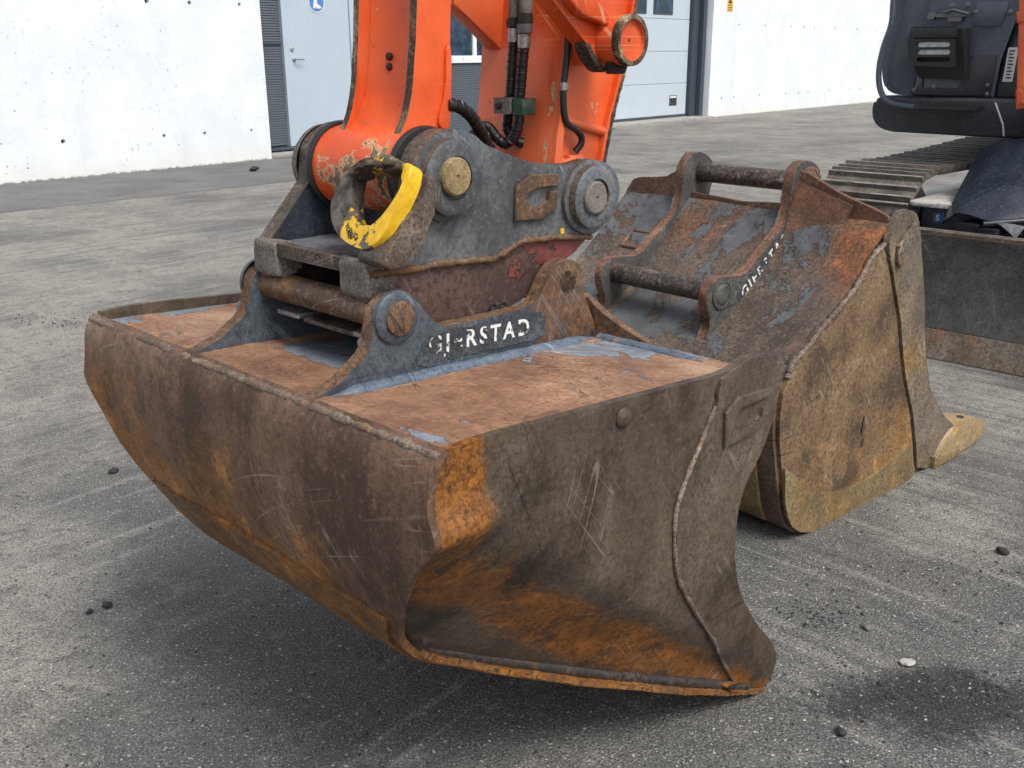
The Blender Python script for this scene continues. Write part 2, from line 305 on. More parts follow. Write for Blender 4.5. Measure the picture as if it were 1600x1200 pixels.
def ground_mat():
    s = NT('worn_asphalt')
    big = s.noise(.55, 3, .55); mid = s.noise(3.0, 6, .70, loc=(3, 1, 0)); fine = s.noise(38, 4, .75, loc=(1, 4, 0)); grit = s.noise(190, 2, .7)
    # drag streaks left by buckets: long thin fields at two headings
    st1 = s.noise(1, 4, .65, s.turn((.9, 14, 1), (0, 0, R(49)))); st2 = s.noise(1, 4, .65, s.turn((1.1, 16, 1), (0, 0, R(-45)), (4, 2, 0)))
    lightc, midc, darkc = (.290, .276, .246), (.172, .165, .149), (.044, .046, .050)
    f = s.add(s.mul(big, .30), s.mul(mid, .42), s.mul(fine, .28))
    c = s.mix(s.step(f, .42, .57), midc, lightc)
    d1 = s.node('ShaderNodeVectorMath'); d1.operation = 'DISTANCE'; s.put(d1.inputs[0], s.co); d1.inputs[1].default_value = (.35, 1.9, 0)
    near = s.step(d1.outputs['Value'], 2.3, .6)                        # oily area round the buckets, their ground shadow painted into the same darkening
    oil_shade = s.step(s.add(s.noise(1.1, 3, .6, loc=(2.6, 5.2, 0)), s.mul(near, .24), s.mul(s.m('SUBTRACT', mid, .5), .5)), .50, .68)
    c = s.mix(s.mul(oil_shade, .66), c, darkc)
    g1 = s.mul(s.step(st1, .53, .65), s.step(s.noise(.9, 1, loc=(9, 2, 0)), .38, .52), s.step(s.sep(0), .35, -.15)); g2 = s.mul(s.step(st2, .52, .64), s.step(s.sep(0), .25, .7))
    c = s.mix(s.mul(g1, .42), c, (.38, .368, .335)); c = s.mix(s.mul(g2, .42), c, (.35, .336, .30))
    med = s.noise(13, 4, .7, loc=(6, 2, 0)); c = s.mix(s.mul(s.step(med, .48, .36), .45), c, (.085, .084, .08)); c = s.mix(s.mul(s.step(med, .56, .68), .35), c, (.34, .33, .31))
    c = s.mix(s.mul(s.step(st2, .45, .34), s.step(s.sep(0), .2, .7), .6), c, (.060, .060, .060)); c = s.mix(s.mul(s.step(st1, .42, .33), s.step(s.sep(0), .4, .0), .5), c, (.075, .075, .073))
    # wet spill beside the bucket tip
    d2 = s.node('ShaderNodeVectorMath'); d2.operation = 'DISTANCE'; s.put(d2.inputs[0], s.map((.72, 1.9, 1), vec=s.co)); d2.inputs[1].default_value = (.598, 3.13, 0)
    spill = s.step(s.add(d2.outputs['Value'], s.mul(s.m('SUBTRACT', mid, .5), .55), s.mul(s.m('SUBTRACT', fine, .5), .25)), .25, .10)
    c = s.mix(s.mul(spill, .9), c, (.017, .017, .018))
    # aggregate and pores
    c = s.mix(s.mul(s.step(grit, .48, .37), .85), c, (.034, .034, .036)); c = s.mix(s.mul(s.step(grit, .58, .66), s.lin(spill, 0, 1, .6, .25)), c, (.46, .455, .44))
    c = s.mix(s.mul(s.step(fine, .43, .33), .7), c, (.06, .06, .06))
    wht = s.step(s.noise(95, 1, .5, loc=(4, 8, 0)), .69, .73); blk = s.step(s.noise(60, 2, .6, loc=(1, 3, 0)), .68, .72)
    c = s.mix(s.mul(blk, .75), c, (.035, .035, .037)); c = s.mix(s.mul(wht, s.lin(spill, 0, 1, .75, .3)), c, (.52, .52, .50))
    h = s.add(s.mul(fine, 1.2), s.mul(grit, .9))
    rr = s.lin(oil_shade, 0, 1, .92, .66)
    return s.out(c, s.m('MINIMUM', rr, s.lin(spill, 0, 1, 1, .55)), 0, s.bump(h, .007, .95), .35)
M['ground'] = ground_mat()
def strip_mat():
    s = NT('smooth_dark_asphalt'); n = s.noise(1.2, 6, .65); n2 = s.noise(28, 6, .7); g = s.noise(120, 3)
    c = s.mix(s.step(n, .35, .65), (.085, .085, .085), (.135, .132, .126)); c = s.mix(s.mul(s.step(n2, .45, .7), .35), c, (.19, .185, .175))
    d = s.step(s.noise(1, 5, .6, s.map((.8, 4, 1), loc=(2, 1, 0))), .60, .68); c = s.mix(s.mul(d, .6), c, (.045, .045, .046))
    return s.out(c, .88, 0, s.bump(s.add(n2, g), .003, .7))
M['strip'] = strip_mat()
M['stone'] = simple('gravel_stone', (.16, .155, .148), .85, var=.5, sc=60)
M['stonedark'] = simple('dark_crumb', (.035, .035, .035), .85, var=.5, sc=60)
M['stonelight'] = simple('pale_stone', (.42, .41, .38), .8, var=.3, sc=60)

# ------------------------------------------------------------------ object helpers
FRAMES = {'A': ((.500, 1.671), math.atan2(.712, .702)),      # x = towards the opening, y = along the width, z up
          'B': ((.784, 2.368), math.atan2(.660, .752)),
          'W': ((-2.953, 12.544), math.atan2(.752, .659))}     # x = along the wall, y = into the building
class Thing:
    def __init__(s, name, label, cat, frame, off=(0, 0, 0), group=None):
        (fx, fy), a = FRAMES[frame]; s.off = Vector(off); s.frame = frame
        o = bpy.data.objects.new(name, None); COL.objects.link(o)
        rot = Matrix.Rotation(a, 3, 'Z'); w = rot @ s.off
        o.location = (fx + w.x, fy + w.y, w.z); o.rotation_euler = (0, 0, a); o.empty_display_size = .1
        o['label'] = label; o['category'] = cat
        if group: o['group'] = group
        s.e = o
def finish(bm, name, mat, thing=None, parent=None, smooth=None, label=None, kind=None, caps=None):
    """bmesh (in frame coordinates) -> one mesh object, child of the thing or of one of its parts"""
    if thing is not None:
        for v in bm.verts: v.co -= thing.off
    bmesh.ops.recalc_face_normals(bm, faces=bm.faces)
    me = bpy.data.meshes.new(name); bm.to_mesh(me); bm.free()
    o = bpy.data.objects.new(name, me); COL.objects.link(o)
    for k in (mat if isinstance(mat, (list, tuple)) else [mat]): me.materials.append(k)
    if smooth is not None:
        for p in me.polygons: p.use_smooth = True
        me.set_sharp_from_angle(angle=R(smooth))
    if thing is not None: o.parent = parent or thing.e
    if label: o['label'] = label
    if kind: o['kind'] = kind
    return o
def cat_closed(p, n=4, closed=True):
    out = []; N = len(p); rng = range(N if closed else N - 1)
    for i in rng:
        a, b, c, d = (p[(i - 1) % N], p[i], p[(i + 1) % N], p[(i + 2) % N]) if closed else (p[max(i - 1, 0)], p[i], p[i + 1], p[min(i + 2, N - 1)])
        for k in range(n):
            t = k / n; t2, t3 = t * t, t * t * t
            out.append(tuple(.5 * ((2 * b[j]) + (c[j] - a[j]) * t + (2 * a[j] - 5 * b[j] + 4 * c[j] - d[j]) * t2 + (3 * b[j] - a[j] - 3 * c[j] + d[j]) * t3) for j in range(len(b))))
    if not closed: out.append(tuple(p[-1]))
    return out
def place(axis, a, b, c):      # a,b in the drawing plane, c along the extrusion axis
    return {'y': (a, c, b), 'x': (c, a, b), 'z': (a, b, c)}[axis]
def prism(poly, c0, c1, axis='y', bevel=.003, seg=2, bm=None, wob=0):
    own = bm is None
    b2 = bmesh.new()
    if wob: poly = [(x + wob * mnoise.noise(Vector((x * 40, z * 40, c0))), z + wob * mnoise.noise(Vector((x * 40 + 9, z * 40, c0)))) for x, z in poly]
    v0 = [b2.verts.new(place(axis, a, b, c0)) for a, b in poly]; v1 = [b2.verts.new(place(axis, a, b, c1)) for a, b in poly]
    n = len(poly)
    f0 = b2.faces.new(v0); f1 = b2.faces.new(list(reversed(v1)))
    for i in range(n): b2.faces.new((v0[i], v0[(i + 1) % n], v1[(i + 1) % n], v1[i]))
    if bevel:
        es = [e for e in b2.edges if (e.verts[0] in v0) == (e.verts[1] in v0)]
        es += [e for e in b2.edges if (e.verts[0] in v0) != (e.verts[1] in v0) and len(e.link_faces) == 2 and e.calc_face_angle(0) > .7]
        bmesh.ops.bevel(b2, geom=es, offset=bevel, segments=seg, affect='EDGES', profile=.5, clamp_overlap=True)
    return b2 if own else join(bm, b2)
def join(bm, b2):
    me = bpy.data.meshes.new('tmp'); b2.to_mesh(me); b2.free(); bm.from_mesh(me); bpy.data.meshes.remove(me); return bm
def box(x0, x1, y0, y1, z0, z1, bevel=.003, seg=2, bm=None):
    return prism([(x0, z0), (x1, z0), (x1, z1), (x0, z1)], y0, y1, 'y', bevel, seg, bm)
def lathe(prof, origin, axis='y', seg=40, bm=None):
    """prof = [(radius, position along axis)], closed where the radius is 0"""
    b = bm or bmesh.new(); rings = []
    ox, oy, oz = origin
    for r, h in prof:
        if r < 1e-6:
            p = {'y': (ox, oy + h, oz), 'x': (ox + h, oy, oz), 'z': (ox, oy, oz + h)}[axis]; rings.append([b.verts.new(p)])
        else:
            ring = []
            for k in range(seg):
                a = 2 * math.pi * k / seg; c, s_ = r * math.cos(a), r * math.sin(a)
                ring.append(b.verts.new({'y': (ox + c, oy + h, oz + s_), 'x': (ox + h, oy + c, oz + s_), 'z': (ox + c, oy + s_, oz + h)}[axis]))
            rings.append(ring)
    for A_, B_ in zip(rings, rings[1:]):
        for k in range(seg):
            k2 = (k + 1) % seg
            if len(A_) == 1 and len(B_) == 1: break
            if len(A_) == 1: b.faces.new((A_[0], B_[k], B_[k2]))
            elif len(B_) == 1: b.faces.new((A_[k], B_[0], A_[k2]))
            else: b.faces.new((A_[k], B_[k], B_[k2], A_[k2]))
    return b
def disc(x, z, r, y0, y1, axis='y', seg=40, bev=.003, bm=None):
    s_ = 1 if y1 > y0 else -1
    o = (x, 0, z) if axis == 'y' else ((0, x, z) if axis == 'x' else (x, z, 0))
    return lathe([(0, y0), (r - bev, y0), (r, y0 + s_ * bev), (r, y1 - s_ * bev), (r - bev, y1), (0, y1)], o, axis, seg, bm)
def tube(path, r, seg=10, bm=None, jit=0, closed=False, caps=True):
    b = bm or bmesh.new(); P = [Vector(p) for p in path]; rings = []
    prev = None
    for i, p in enumerate(P):
        t = (P[min(i + 1, len(P) - 1)] - P[max(i - 1, 0)]).normalized()
        if prev is None:
            prev = t.orthogonal().normalized()
        prev = (prev - t * prev.dot(t)).normalized(); q = t.cross(prev)
        rr = r[i] if isinstance(r, (list, tuple)) else r
        if jit: rr *= 1 + jit * mnoise.noise(p * 90) + jit * .6 * mnoise.noise(p * 260)
        rings.append([b.verts.new(p + (prev * math.cos(2 * math.pi * k / seg) + q * math.sin(2 * math.pi * k / seg)) * rr) for k in range(seg)])
    for A_, B_ in zip(rings, rings[1:]):
        for k in range(seg): b.faces.new((A_[k], A_[(k + 1) % seg], B_[(k + 1) % seg], B_[k]))
    if caps: b.faces.new(list(reversed(rings[0]))); b.faces.new(rings[-1])
    return b
def dens(path, n): return cat_closed(path, n, False)
def grid(fn, nu, nv, thick=0, bm=None):
    """fn(i/nu, j/nv) -> point; thick gives real depth along the normal"""
    b = bm or bmesh.new(); V = [[Vector(fn(i / nu, j / nv)) for j in range(nv + 1)] for i in range(nu + 1)]
    T = [[b.verts.new(v) for v in row] for row in V]
    fs = [b.faces.new((T[i][j], T[i + 1][j], T[i + 1][j + 1], T[i][j + 1])) for i in range(nu) for j in range(nv)]
    if thick:
        b.normal_update()
        U = [[b.verts.new(T[i][j].co - T[i][j].normal * thick) for j in range(nv + 1)] for i in range(nu + 1)]
        for i in range(nu):
            for j in range(nv): b.faces.new((U[i][j], U[i][j + 1], U[i + 1][j + 1], U[i + 1][j]))
        ring = [(i, 0) for i in range(nu)] + [(nu, j) for j in range(nv)] + [(i, nv) for i in range(nu, 0, -1)] + [(0, j) for j in range(nv, 0, -1)]
        for k in range(len(ring)):
            a, c = ring[k], ring[(k + 1) % len(ring)]
            b.faces.new((T[a[0]][a[1]], U[a[0]][a[1]], U[c[0]][c[1]], T[c[0]][c[1]]))
    return b
def sheet(poly, fn, step, thick, extra=()):
    """outline poly (x,z) filled with a fine net, lifted to y = fn(x,z), with thickness along y"""
    from math import ceil
    pts = [Vector(p) for p in poly]; n = len(pts)
    xs = [p.x for p in pts]; zs = [p.y for p in pts]
    def inside(x, z):
        r = False; j = n - 1
        for i in range(n):
            if (pts[i].y > z) != (pts[j].y > z) and x < (pts[j].x - pts[i].x) * (z - pts[i].y) / (pts[j].y - pts[i].y) + pts[i].x: r = not r
            j = i
        return r
    ex_ = [Vector(e) for e in extra if inside(*e)]; ex_ = [e for e in ex_ if min((e - p).length for p in pts) > .006]
    allp = list(pts) + ex_
    for i in range(int((max(xs) - min(xs)) / step) + 1):
        for k in range(int((max(zs) - min(zs)) / step) + 1):
            x, z = min(xs) + (i + .5) * step, min(zs) + (k + .5 * (i % 2)) * step
            if inside(x, z) and min((Vector((x, z)) - p).length for p in pts) > step * .55 and (not ex_ or min((Vector((x, z)) - p).length for p in ex_) > step * .6): allp.append(Vector((x, z)))
    vo, eo, fo, *_ = delaunay_2d_cdt(allp, [(i, (i + 1) % n) for i in range(n)], [], 1, 1e-5)
    b = bmesh.new(); s_ = 1 if thick > 0 else -1
    T = [b.verts.new((v.x, fn(v.x, v.y), v.y)) for v in vo]; U = [b.verts.new((v.x, fn(v.x, v.y) + thick, v.y)) for v in vo]
    cnt = {}
    for f in fo:
        b.faces.new([T[i] for i in f]); b.faces.new([U[i] for i in reversed(f)])
        for a, c in zip(f, f[1:] + f[:1]): cnt[(a, c)] = 1
    for (a, c) in list(cnt):
        if (c, a) not in cnt: b.faces.new((T[c], T[a], U[a], U[c]))
    return b
def text_mesh(body, size, origin, xdir, zdir, name, mat, thing, parent=None, depth=.001, spacing=1.0, slant=0):
    cu = bpy.data.curves.new(name + '_curve', 'FONT'); cu.body = body; cu.size = size; cu.extrude = depth; cu.space_character = spacing; cu.shear = slant
    cu.resolution_u = 3; cu.offset = size * .022
    t = bpy.data.objects.new('tmp', cu); COL.objects.link(t)
    me = bpy.data.meshes.new_from_object(t.evaluated_get(bpy.context.evaluated_depsgraph_get())); bpy.data.objects.remove(t)
    X, Z = Vector(xdir).normalized(), Vector(zdir); Z = (Z - X * Z.dot(X)).normalized(); Y = X.cross(Z)
    mt = Matrix((X, Z, Y)).transposed().to_4x4(); mt.translation = Vector(origin)
    me.transform(mt)
    if thing is not None: me.transform(Matrix.Translation(-thing.off))
    me.name = name; o = bpy.data.objects.new(name, me); COL.objects.link(o); me.materials.clear(); me.materials.append(mat)
    if thing is not None: o.parent = parent or thing.e
    return o
def tag(o, label, cat, group=None, kind=None):
    if label: o['label'] = label
    if cat: o['category'] = cat
    if group: o['group'] = group
    if kind: o['kind'] = kind
def fbm(x, y, z, a, s): return a * mnoise.fractal(Vector((x, y, z)) * s, .8, 2.0, 4)

# ================================================================== SETTING
bm = bmesh.new(); S = 300
bmesh.ops.create_grid(bm, x_segments=1, y_segments=1, size=S)
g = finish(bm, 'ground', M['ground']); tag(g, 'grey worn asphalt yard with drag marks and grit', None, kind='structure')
bm = prism([(-14, -1.95), (-9, -1.98), (-4.1, -1.95), (-1.4, -2.05), (2.5, -1.6), (5.5, -.9), (7.0, -.25), (7.0, .5), (-14, .5)], .001, .004, 'z', 0)
st = finish(bm, 'asphalt_strip', M['strip']); tag(st, 'smoother dark asphalt strip along the foot of the wall', None, kind='structure')
(fx, fy), fa = FRAMES['W']; st.location = (fx, fy, 0); st.rotation_euler = (0, 0, fa)

# ------------------------------------------------------------------ building
bd = Thing('warehouse', 'white concrete warehouse front with recessed grey doors behind the machine', 'building', 'W', (4, .2, 0))
def wall_with_holes(name, x0, x1, z0, z1, holes, yth):
    outer = [(x0, z0)]
    n = int((x1 - x0) / .25)
    V = [Vector((x0 + (x1 - x0) * i / n, z0 + .012 * mnoise.noise(Vector((i * .9, x0, 0))))) for i in range(n + 1)] + [Vector((x1, z1)), Vector((x0, z1))]
    E_ = [(i, (i + 1) % len(V)) for i in range(len(V))]
    for hx, hz, r in holes:
        b0 = len(V)
        for k in range(14):
            a = 2 * math.pi * k / 14; V.append(Vector((hx + r * math.cos(a), hz + r * math.sin(a))))
        E_ += [(b0 + k, b0 + (k + 1) % 14) for k in range(14)]
    vo, eo, fo, *_ = delaunay_2d_cdt(V, E_, [], 1, 1e-5)
    fo = [f for f in fo if not any((sum((vo[i] for i in f), Vector((0, 0))) / 3 - Vector((hx, hz))).length < r * .985 for hx, hz, r in holes)]
    b = bmesh.new(); T = [b.verts.new((v.x, 0, v.y)) for v in vo]
    cnt = {}
    for f in fo:
        b.faces.new([T[i] for i in f])
        for a, c in zip(f, list(f[1:]) + [f[0]]): cnt[(a, c)] = 1
    U = {}
    for (a, c) in list(cnt):
        if (c, a) not in cnt:
            v = vo[a]; isout = min(abs(v.x - x0), abs(v.x - x1), abs(v.y - z1), abs(v.y - z0) - .02) < 1e-4
            for q in (a, c):
                if q not in U: U[q] = b.verts.new((vo[q].x, yth if isout else .06, vo[q].y))
            b.faces.new((T[c], T[a], U[a], U[c]))
    return finish(b, name, M['wall'], bd)
HL = [(-1.451, 1.785, .026), (-.932, 1.784, .022), (-.28, 1.786, .02), (-2.578, .382, .024), (-1.423, .371, .02), (-.903, .368, .02), (-.262, .365, .017), (-2.6, 1.79, .02)]
HR = [(x, 1.765, .024) for x in (11.46, 12.57, 13.75, 14.39, 14.9, 16.02, 17.22, 17.8, 18.36)] + [(x, .367, .024) for x in (10.93, 11.43, 12.53, 13.74, 14.35, 14.85, 15.98, 17.15, 17.77, 18.29)]
wl = wall_with_holes('concrete_wall', -12, 0, -.02, 5.5, HL, .35)
wr = wall_with_holes('concrete_wall', 10.44, 40, -.02, 5.5, HR, .35)
for par, hs_ in ((wl, HL), (wr, HR)):
    for hx, hz, r in hs_:
        finish(disc(hx, hz, r + .004, .055, .075, 'y', 14, .002), 'tie_hole', M['hole'], bd, par)
finish(box(0, 10.44, .36, .40, .0, 5.5, 0), 'recess_wall', M['louvre'], bd)
finish(box(-12, 40, .4, 8, 5.4, 5.6, 0), 'roof_edge', M['frame'], bd)
# louvre cladding left of the door and under the window (slats ~3 px in the photo)
def louvre(x0, x1, z0, z1, pitch=.03):
    b = bmesh.new(); n = int((z1 - z0) / pitch)
    for i in range(n):
        z = z0 + i * pitch
        prism([(.325, z), (.335, z + pitch * .92), (.36, z + pitch * .92), (.36, z)], x0, x1, 'x', 0, bm=b)
    return b
finish(louvre(.03, .50, .13, 2.9), 'louvre_cladding', M['louvre'], bd, kind='stuff')
finish(louvre(1.74, 6.5, .10, 1.10), 'louvre_cladding', M['louvre'], bd, kind='stuff')
finish(box(.0, .035, .28, .36, .0, 3.2, .004), 'corner_trim', M['frame'], bd)
finish(box(.03, .5, .31, .355, 1.35, 1.375, .002), 'louvre_joint', M['frame'], bd)
finish(box(.0, 1.75, .17, .36, .075, .105, .006), 'door_sill', M['frame'], bd)
finish(prism([(-.02, .02), (.55, .10), (.48, .36), (-.02, .36)], -.01, .06, 'z', .02, 2, wob=.01), 'concrete_pad', M['kerb'], bd)
# steel door
door = finish(box(.605, 1.60, .30, .345, .115, 2.45, .004), 'door', M['doorpaint'], bd, label='pale blue-grey steel door')
finish(box(.515, .60, .285, .355, .108, 2.55, .004), 'door_frame', M['doorpaint'], bd, door)
finish(box(1.606, 1.69, .285, .355, .108, 2.55, .004), 'door_frame', M['doorpaint'], bd, door)
b = disc(.665, 1.171, .022, .30, .275, 'y', 20, .004); tube([(.665, .29, 1.171), (.665, .255, 1.171), (.68, .245, 1.171), (.79, .245, 1.169)], .009, 8, b)
finish(b, 'door_handle', M['zinc'], bd, door, smooth=40)
finish(disc(.648, 1.294, .026, .30, .286, 'y', 20, .004), 'lock', M['zinc'], bd, door, smooth=40)
# boot sign on the door
sg = Thing('boot_sign', 'round blue safety-boot sign on the pale steel door', 'sign', 'W', (1.08, .297, 1.866))
sb = finish(disc(1.08, 1.866, .132, .297, .294, 'y', 40, .001), 'sign_rim', M['white'], sg, smooth=40)
finish(disc(1.08, 1.866, .116, .2935, .2915, 'y', 40, .0005), 'sign_face', M['signblue'], sg, smooth=40)
boot = [(1.035, 1.95), (1.085, 1.95), (1.083, 1.86), (1.10, 1.835), (1.145, 1.815), (1.152, 1.79), (1.075, 1.785), (1.07, 1.80), (1.045, 1.80), (1.045, 1.785), (1.02, 1.79), (1.025, 1.84), (1.035, 1.87)]
finish(prism(boot, .2912, .2895, 'y', 0), 'boot_pictogram', M['white'], sg)
# window with white frame
wn = finish(box(2.2, 6.5, .30, .355, 1.10, 1.205, .006), 'window', M['winwhite'], bd, label='white framed window strip')
for x in (2.2, 3.998, 5.4, 6.43): finish(box(x, x + .075, .305, .35, 1.206, 2.6, .004), 'mullion', M['winwhite'], bd, wn)
for x0, x1 in ((2.276, 3.997), (4.074, 5.399), (5.476, 6.429)): finish(box(x0, x1, .335, .345, 1.206, 2.6, 0), 'pane', M['glass'], bd, wn)
for x in (3.77, 4.13): finish(disc(x, 1.16, .008, .30, .293, 'y', 10, .002), 'screw', M['bolt'], bd, wn)
# sectional garage door
gd = finish(box(6.6, 10.10, .335, .355, .085, 2.6, 0), 'garage_door', M['garage'], bd, label='pale grey sectional garage door')
for z0, z1 in ((.09, .672), (.678, 1.257), (1.263, 1.832), (1.838, 2.6)):
    finish(box(6.62, 10.08, .305, .334, z0, z1, .006), 'door_section', M['garage'], bd, gd)
finish(box(6.6, 10.1, .30, .34, .045, .088, .004), 'rubber_seal', M['frame'], bd, gd)
for x in (7.05, 7.93, 8.81):
    w_ = finish(box(x, x + .66, .296, .312, 1.905, 2.5, .004), 'door_window', M['frame'], bd, gd)
    finish(box(x + .05, x + .61, .290, .2955, 1.95, 2.45, 0), 'pane', M['glass'], bd, w_)
finish(box(10.105, 10.43, .22, .36, .03, 3.2, .006), 'door_jamb', M['frame'], bd)
finish(box(10.30, 10.42, .12, .218, .03, 3.2, .006), 'door_jamb', M['frame'], bd)
finish(box(6.55, 6.6, .25, .36, .03, 3.2, .006), 'door_jamb', M['frame'], bd)
sl = finish(box(6.4, 10.43, -.16, .36, -.02, .042, .012), 'concrete_threshold', M['kerb'], bd)
lb = Thing('door_label', 'small black label low on the grey garage door', 'label', 'W', (9.61, .303, .36))
finish(box(9.48, 9.745, .3035, .3045, .26, .455, 0), 'label_backing', M['print'], lb)
finish(box(9.50, 9.725, .3022, .3030, .405, .44, 0), 'white_line', M['white'], lb)
finish(box(9.51, 9.70, .3022, .3030, .30, .312, 0), 'white_line', M['bolt'], lb)
ys = Thing('warning_sign', 'small yellow warning sign on the white wall right of the garage door', 'sign', 'W', (11.05, -.005, 2.1))
finish(box(10.95, 11.16, -.006, -.001, 2.0, 2.26, .001), 'sign_board', M['signyellow'], ys)
for z in (2.03, 2.07, 2.11): finish(box(10.97, 11.14, -.0075, -.0065, z, z + .012, 0), 'printed_line', M['print'], ys)
bt = prism([(10.98, 2.15), (11.13, 2.15), (11.055, 2.25)], -.0075, -.0065, 'y', 0)
finish(bt, 'warning_triangle', M['print'], ys)

# ================================================================== GRADING BUCKET (frame A: near side plate at y = 0)
W = .962
gb = Thing('grading_bucket', 'wide rust-brown grading bucket with flat top, hung on the quick coupler in front', 'bucket', 'A', (-.40, .48, .0))
def inset(x, z):
    d = x * -.618 - z * .786; d = (d + math.sqrt(d * d + .0042)) / 2 * max(0, min(1, (d + .16) / .16)) if d < .2 else d
    flare = .034 * math.exp(-((z - .640) / .034) ** 2) * max(0, min(1, (-.70 - x) / .10))      # knocked-out corner
    return .55 * d + 3.1 * d * d - flare
def hollow(x, z):
    """the side plate is dished below its bend line: extra depth between the bend and the floor"""
    d = x * -.618 - z * .786; df = .173 * min(1, max(0, -x / .725))
    if d <= -.05 or df < .01: return 0
    t = min(1, (d + .05) / (df + .05)); bk_ = max(0, min(1, (x + .83) / .16)); s_ = min(1, t / .8)
    return .085 * (s_ * s_ * (3 - 2 * s_)) * (1 - t) * bk_ * min(1, df / .12)
prof = cat_closed([(-.815, .752), (-.830, .735), (-.838, .705), (-.840, .655), (-.838, .60), (-.828, .54), (-.806, .478), (-.772, .412), (-.722, .352), (-.66, .316), (-.52, .248), (-.36, .170), (-.2, .094), (-.09, .041), (.0, .004)], 5, False)
def dent(x, y, z): return fbm(x, y, z, .004, 5)
def shell_pt(u, v, lift=0, ext=.012):
    i = u * (len(prof) - 1); k = min(int(i), len(prof) - 2); t = i - k
    x = prof[k][0] * (1 - t) + prof[k + 1][0] * t; z = prof[k][1] * (1 - t) + prof[k + 1][1] * t
    tx, tz = prof[k + 1][0] - prof[k][0], prof[k + 1][1] - prof[k][1]; L = math.hypot(tx, tz); nx, nz = tz / L, -tx / L    # outward = left of travel
    s_ = inset(x, z) - ext * max(0, min(1, inset(x, z) / .06))
    y = s_ + (W - 2 * s_) * v; d = dent(x, y, z) + lift
    return (x + nx * d, y, z + nz * d)
finish(grid(lambda u, v: shell_pt(u, v), 70, 64, .012), 'shell', M['shell_a'], gb, smooth=40)
# wear strip wrapped round the heel
def strip_pt(u, v):
    y0, y1 = .03, .955
    uu = .43 + .30 * u; vv = y0 + (y1 - y0) * v
    edge = .004 * mnoise.noise(Vector((v * 14, 3, 0))) if u in (0, 1) else 0
    p = Vector(shell_pt(uu + edge, vv, .009)); return p
finish(grid(strip_pt, 24, 64, .008), 'wear_strip', M['strip_a'], gb, smooth=40)
for v0, v1 in ((.10, .22), (.36, .50), (.62, .76), (.84, .93)):
    pth = [Vector(shell_pt(.425, v0 + (v1 - v0) * k / 10, .004)) for k in range(11)]
    finish(tube(pth, .0045, 8, jit=.35), 'weld_slot', M['bead'], gb, smooth=60)
# side plates
side_out = [(-.815, .756), (-.756, .757), (-.644, .75), (-.482, .737), (-.33, .725), (-.25, .719), (-.205, .720), (-.165, .728), (-.125, .722), (-.092, .700), (-.072, .660), (-.07, .609), (-.094, .561), (-.134, .516), (-.163, .473), (-.173, .418), (-.166, .355), (-.134, .28), (-.077, .198), (-.012, .128), (.020, .073), (.017, .022), (0, .004)]
so = cat_closed(side_out, 4, False)
poly = so + [p for p in reversed(prof)][1:-1]
near_fn = lambda x, z: inset(x, z) + hollow(x, z) + fbm(x, 0, z, .003, 4)
bend_rows = [(-.786 * a - .618 * d * .173 * a / .92, .618 * a - .786 * d * .173 * a / .92) for d in [-.5 + k / 14 for k in range(22)] for a in [.03 + .0125 * i for i in range(82)]]
finish(sheet(poly, near_fn, .020, .014, bend_rows), 'side_plate', M['side_a'], gb, smooth=35)
poly2 = [(x, z + (.007 * max(0, min(1, (z - .66) / .05)) if x > -.83 else 0)) for x, z in poly]
finish(sheet(poly2, lambda x, z: W - inset(x, z) - .014, .03, .014), 'side_plate', M['side_a'], gb, smooth=35)
# side cutters: second plate along the open edge
crease = [(-.253, .690), (-.253, .668), (-.279, .625), (-.317, .573), (-.346, .519), (-.348, .454), (-.332, .392), (-.277, .310), (-.19, .197), (-.098, .073), (-.075, .045)]
cut = [(-.245, .712)] + so[so.index(next(p for p in so if p[0] > -.22)):-1] + [(-.02, .018)] + list(reversed(cat_closed(crease, 4, False)))
for y0, y1 in ((-.008, -.0005), (W + .0005, W + .008)):
    bmx = sheet([(x * .999 - .0002, z) for x, z in cut], lambda x, z: (near_fn(x, z) - .007 if y0 < 0 else W - inset(x, z) + .001), .03, .006)
    finish(bmx, 'side_cutter', M['side_a'], gb, smooth=35)
bp = [(x, near_fn(x, z) - .003, z) for x, z in dens(crease[1:], 6)]
finish(tube(bp, .0042, 8, jit=.5), 'weld_bead', M['bead'], gb, smooth=60)
# round bar along the lower edge of the near side plate
rodp = [(x, inset(x, z) - .004, z + .010) for x, z in prof[38:68]]
finish(tube(rodp, .012, 10, jit=.08), 'edge_bar', M['rod'], gb, smooth=60)
# lumpy cutting edge
def ce(u, v):
    a = u * 2 * math.pi; y = .012 + (W - .024) * v
    r = 1 + .25 * mnoise.noise(Vector((v * 40, math.cos(a), math.sin(a))))
    return (-.055 + .075 * math.cos(a), y, .036 - .62 * .06 * math.cos(a) + .012 * math.sin(a) * r)
finish(grid(ce, 20, 90), 'cutting_edge', M['strip_a'], gb, smooth=50)
# ragged outer edge of the floor plate, hammered and chipped
def fl(u, v):
    p = Vector(shell_pt(.56 + .438 * u, 0, .003)); n_ = mnoise.noise(Vector((u * 46, 1, 0))) + .6 * mnoise.noise(Vector((u * 130, 4, 0)))
    w_ = .010 + .006 * n_; p.y += .012 - (.012 + w_) * v; p.z += -.002 - .003 * v + .0025 * v * mnoise.noise(Vector((u * 70, 8, 0))); return p
finish(grid(fl, 150, 4, .010), 'floor_edge', M['strip_a'], gb, smooth=30)
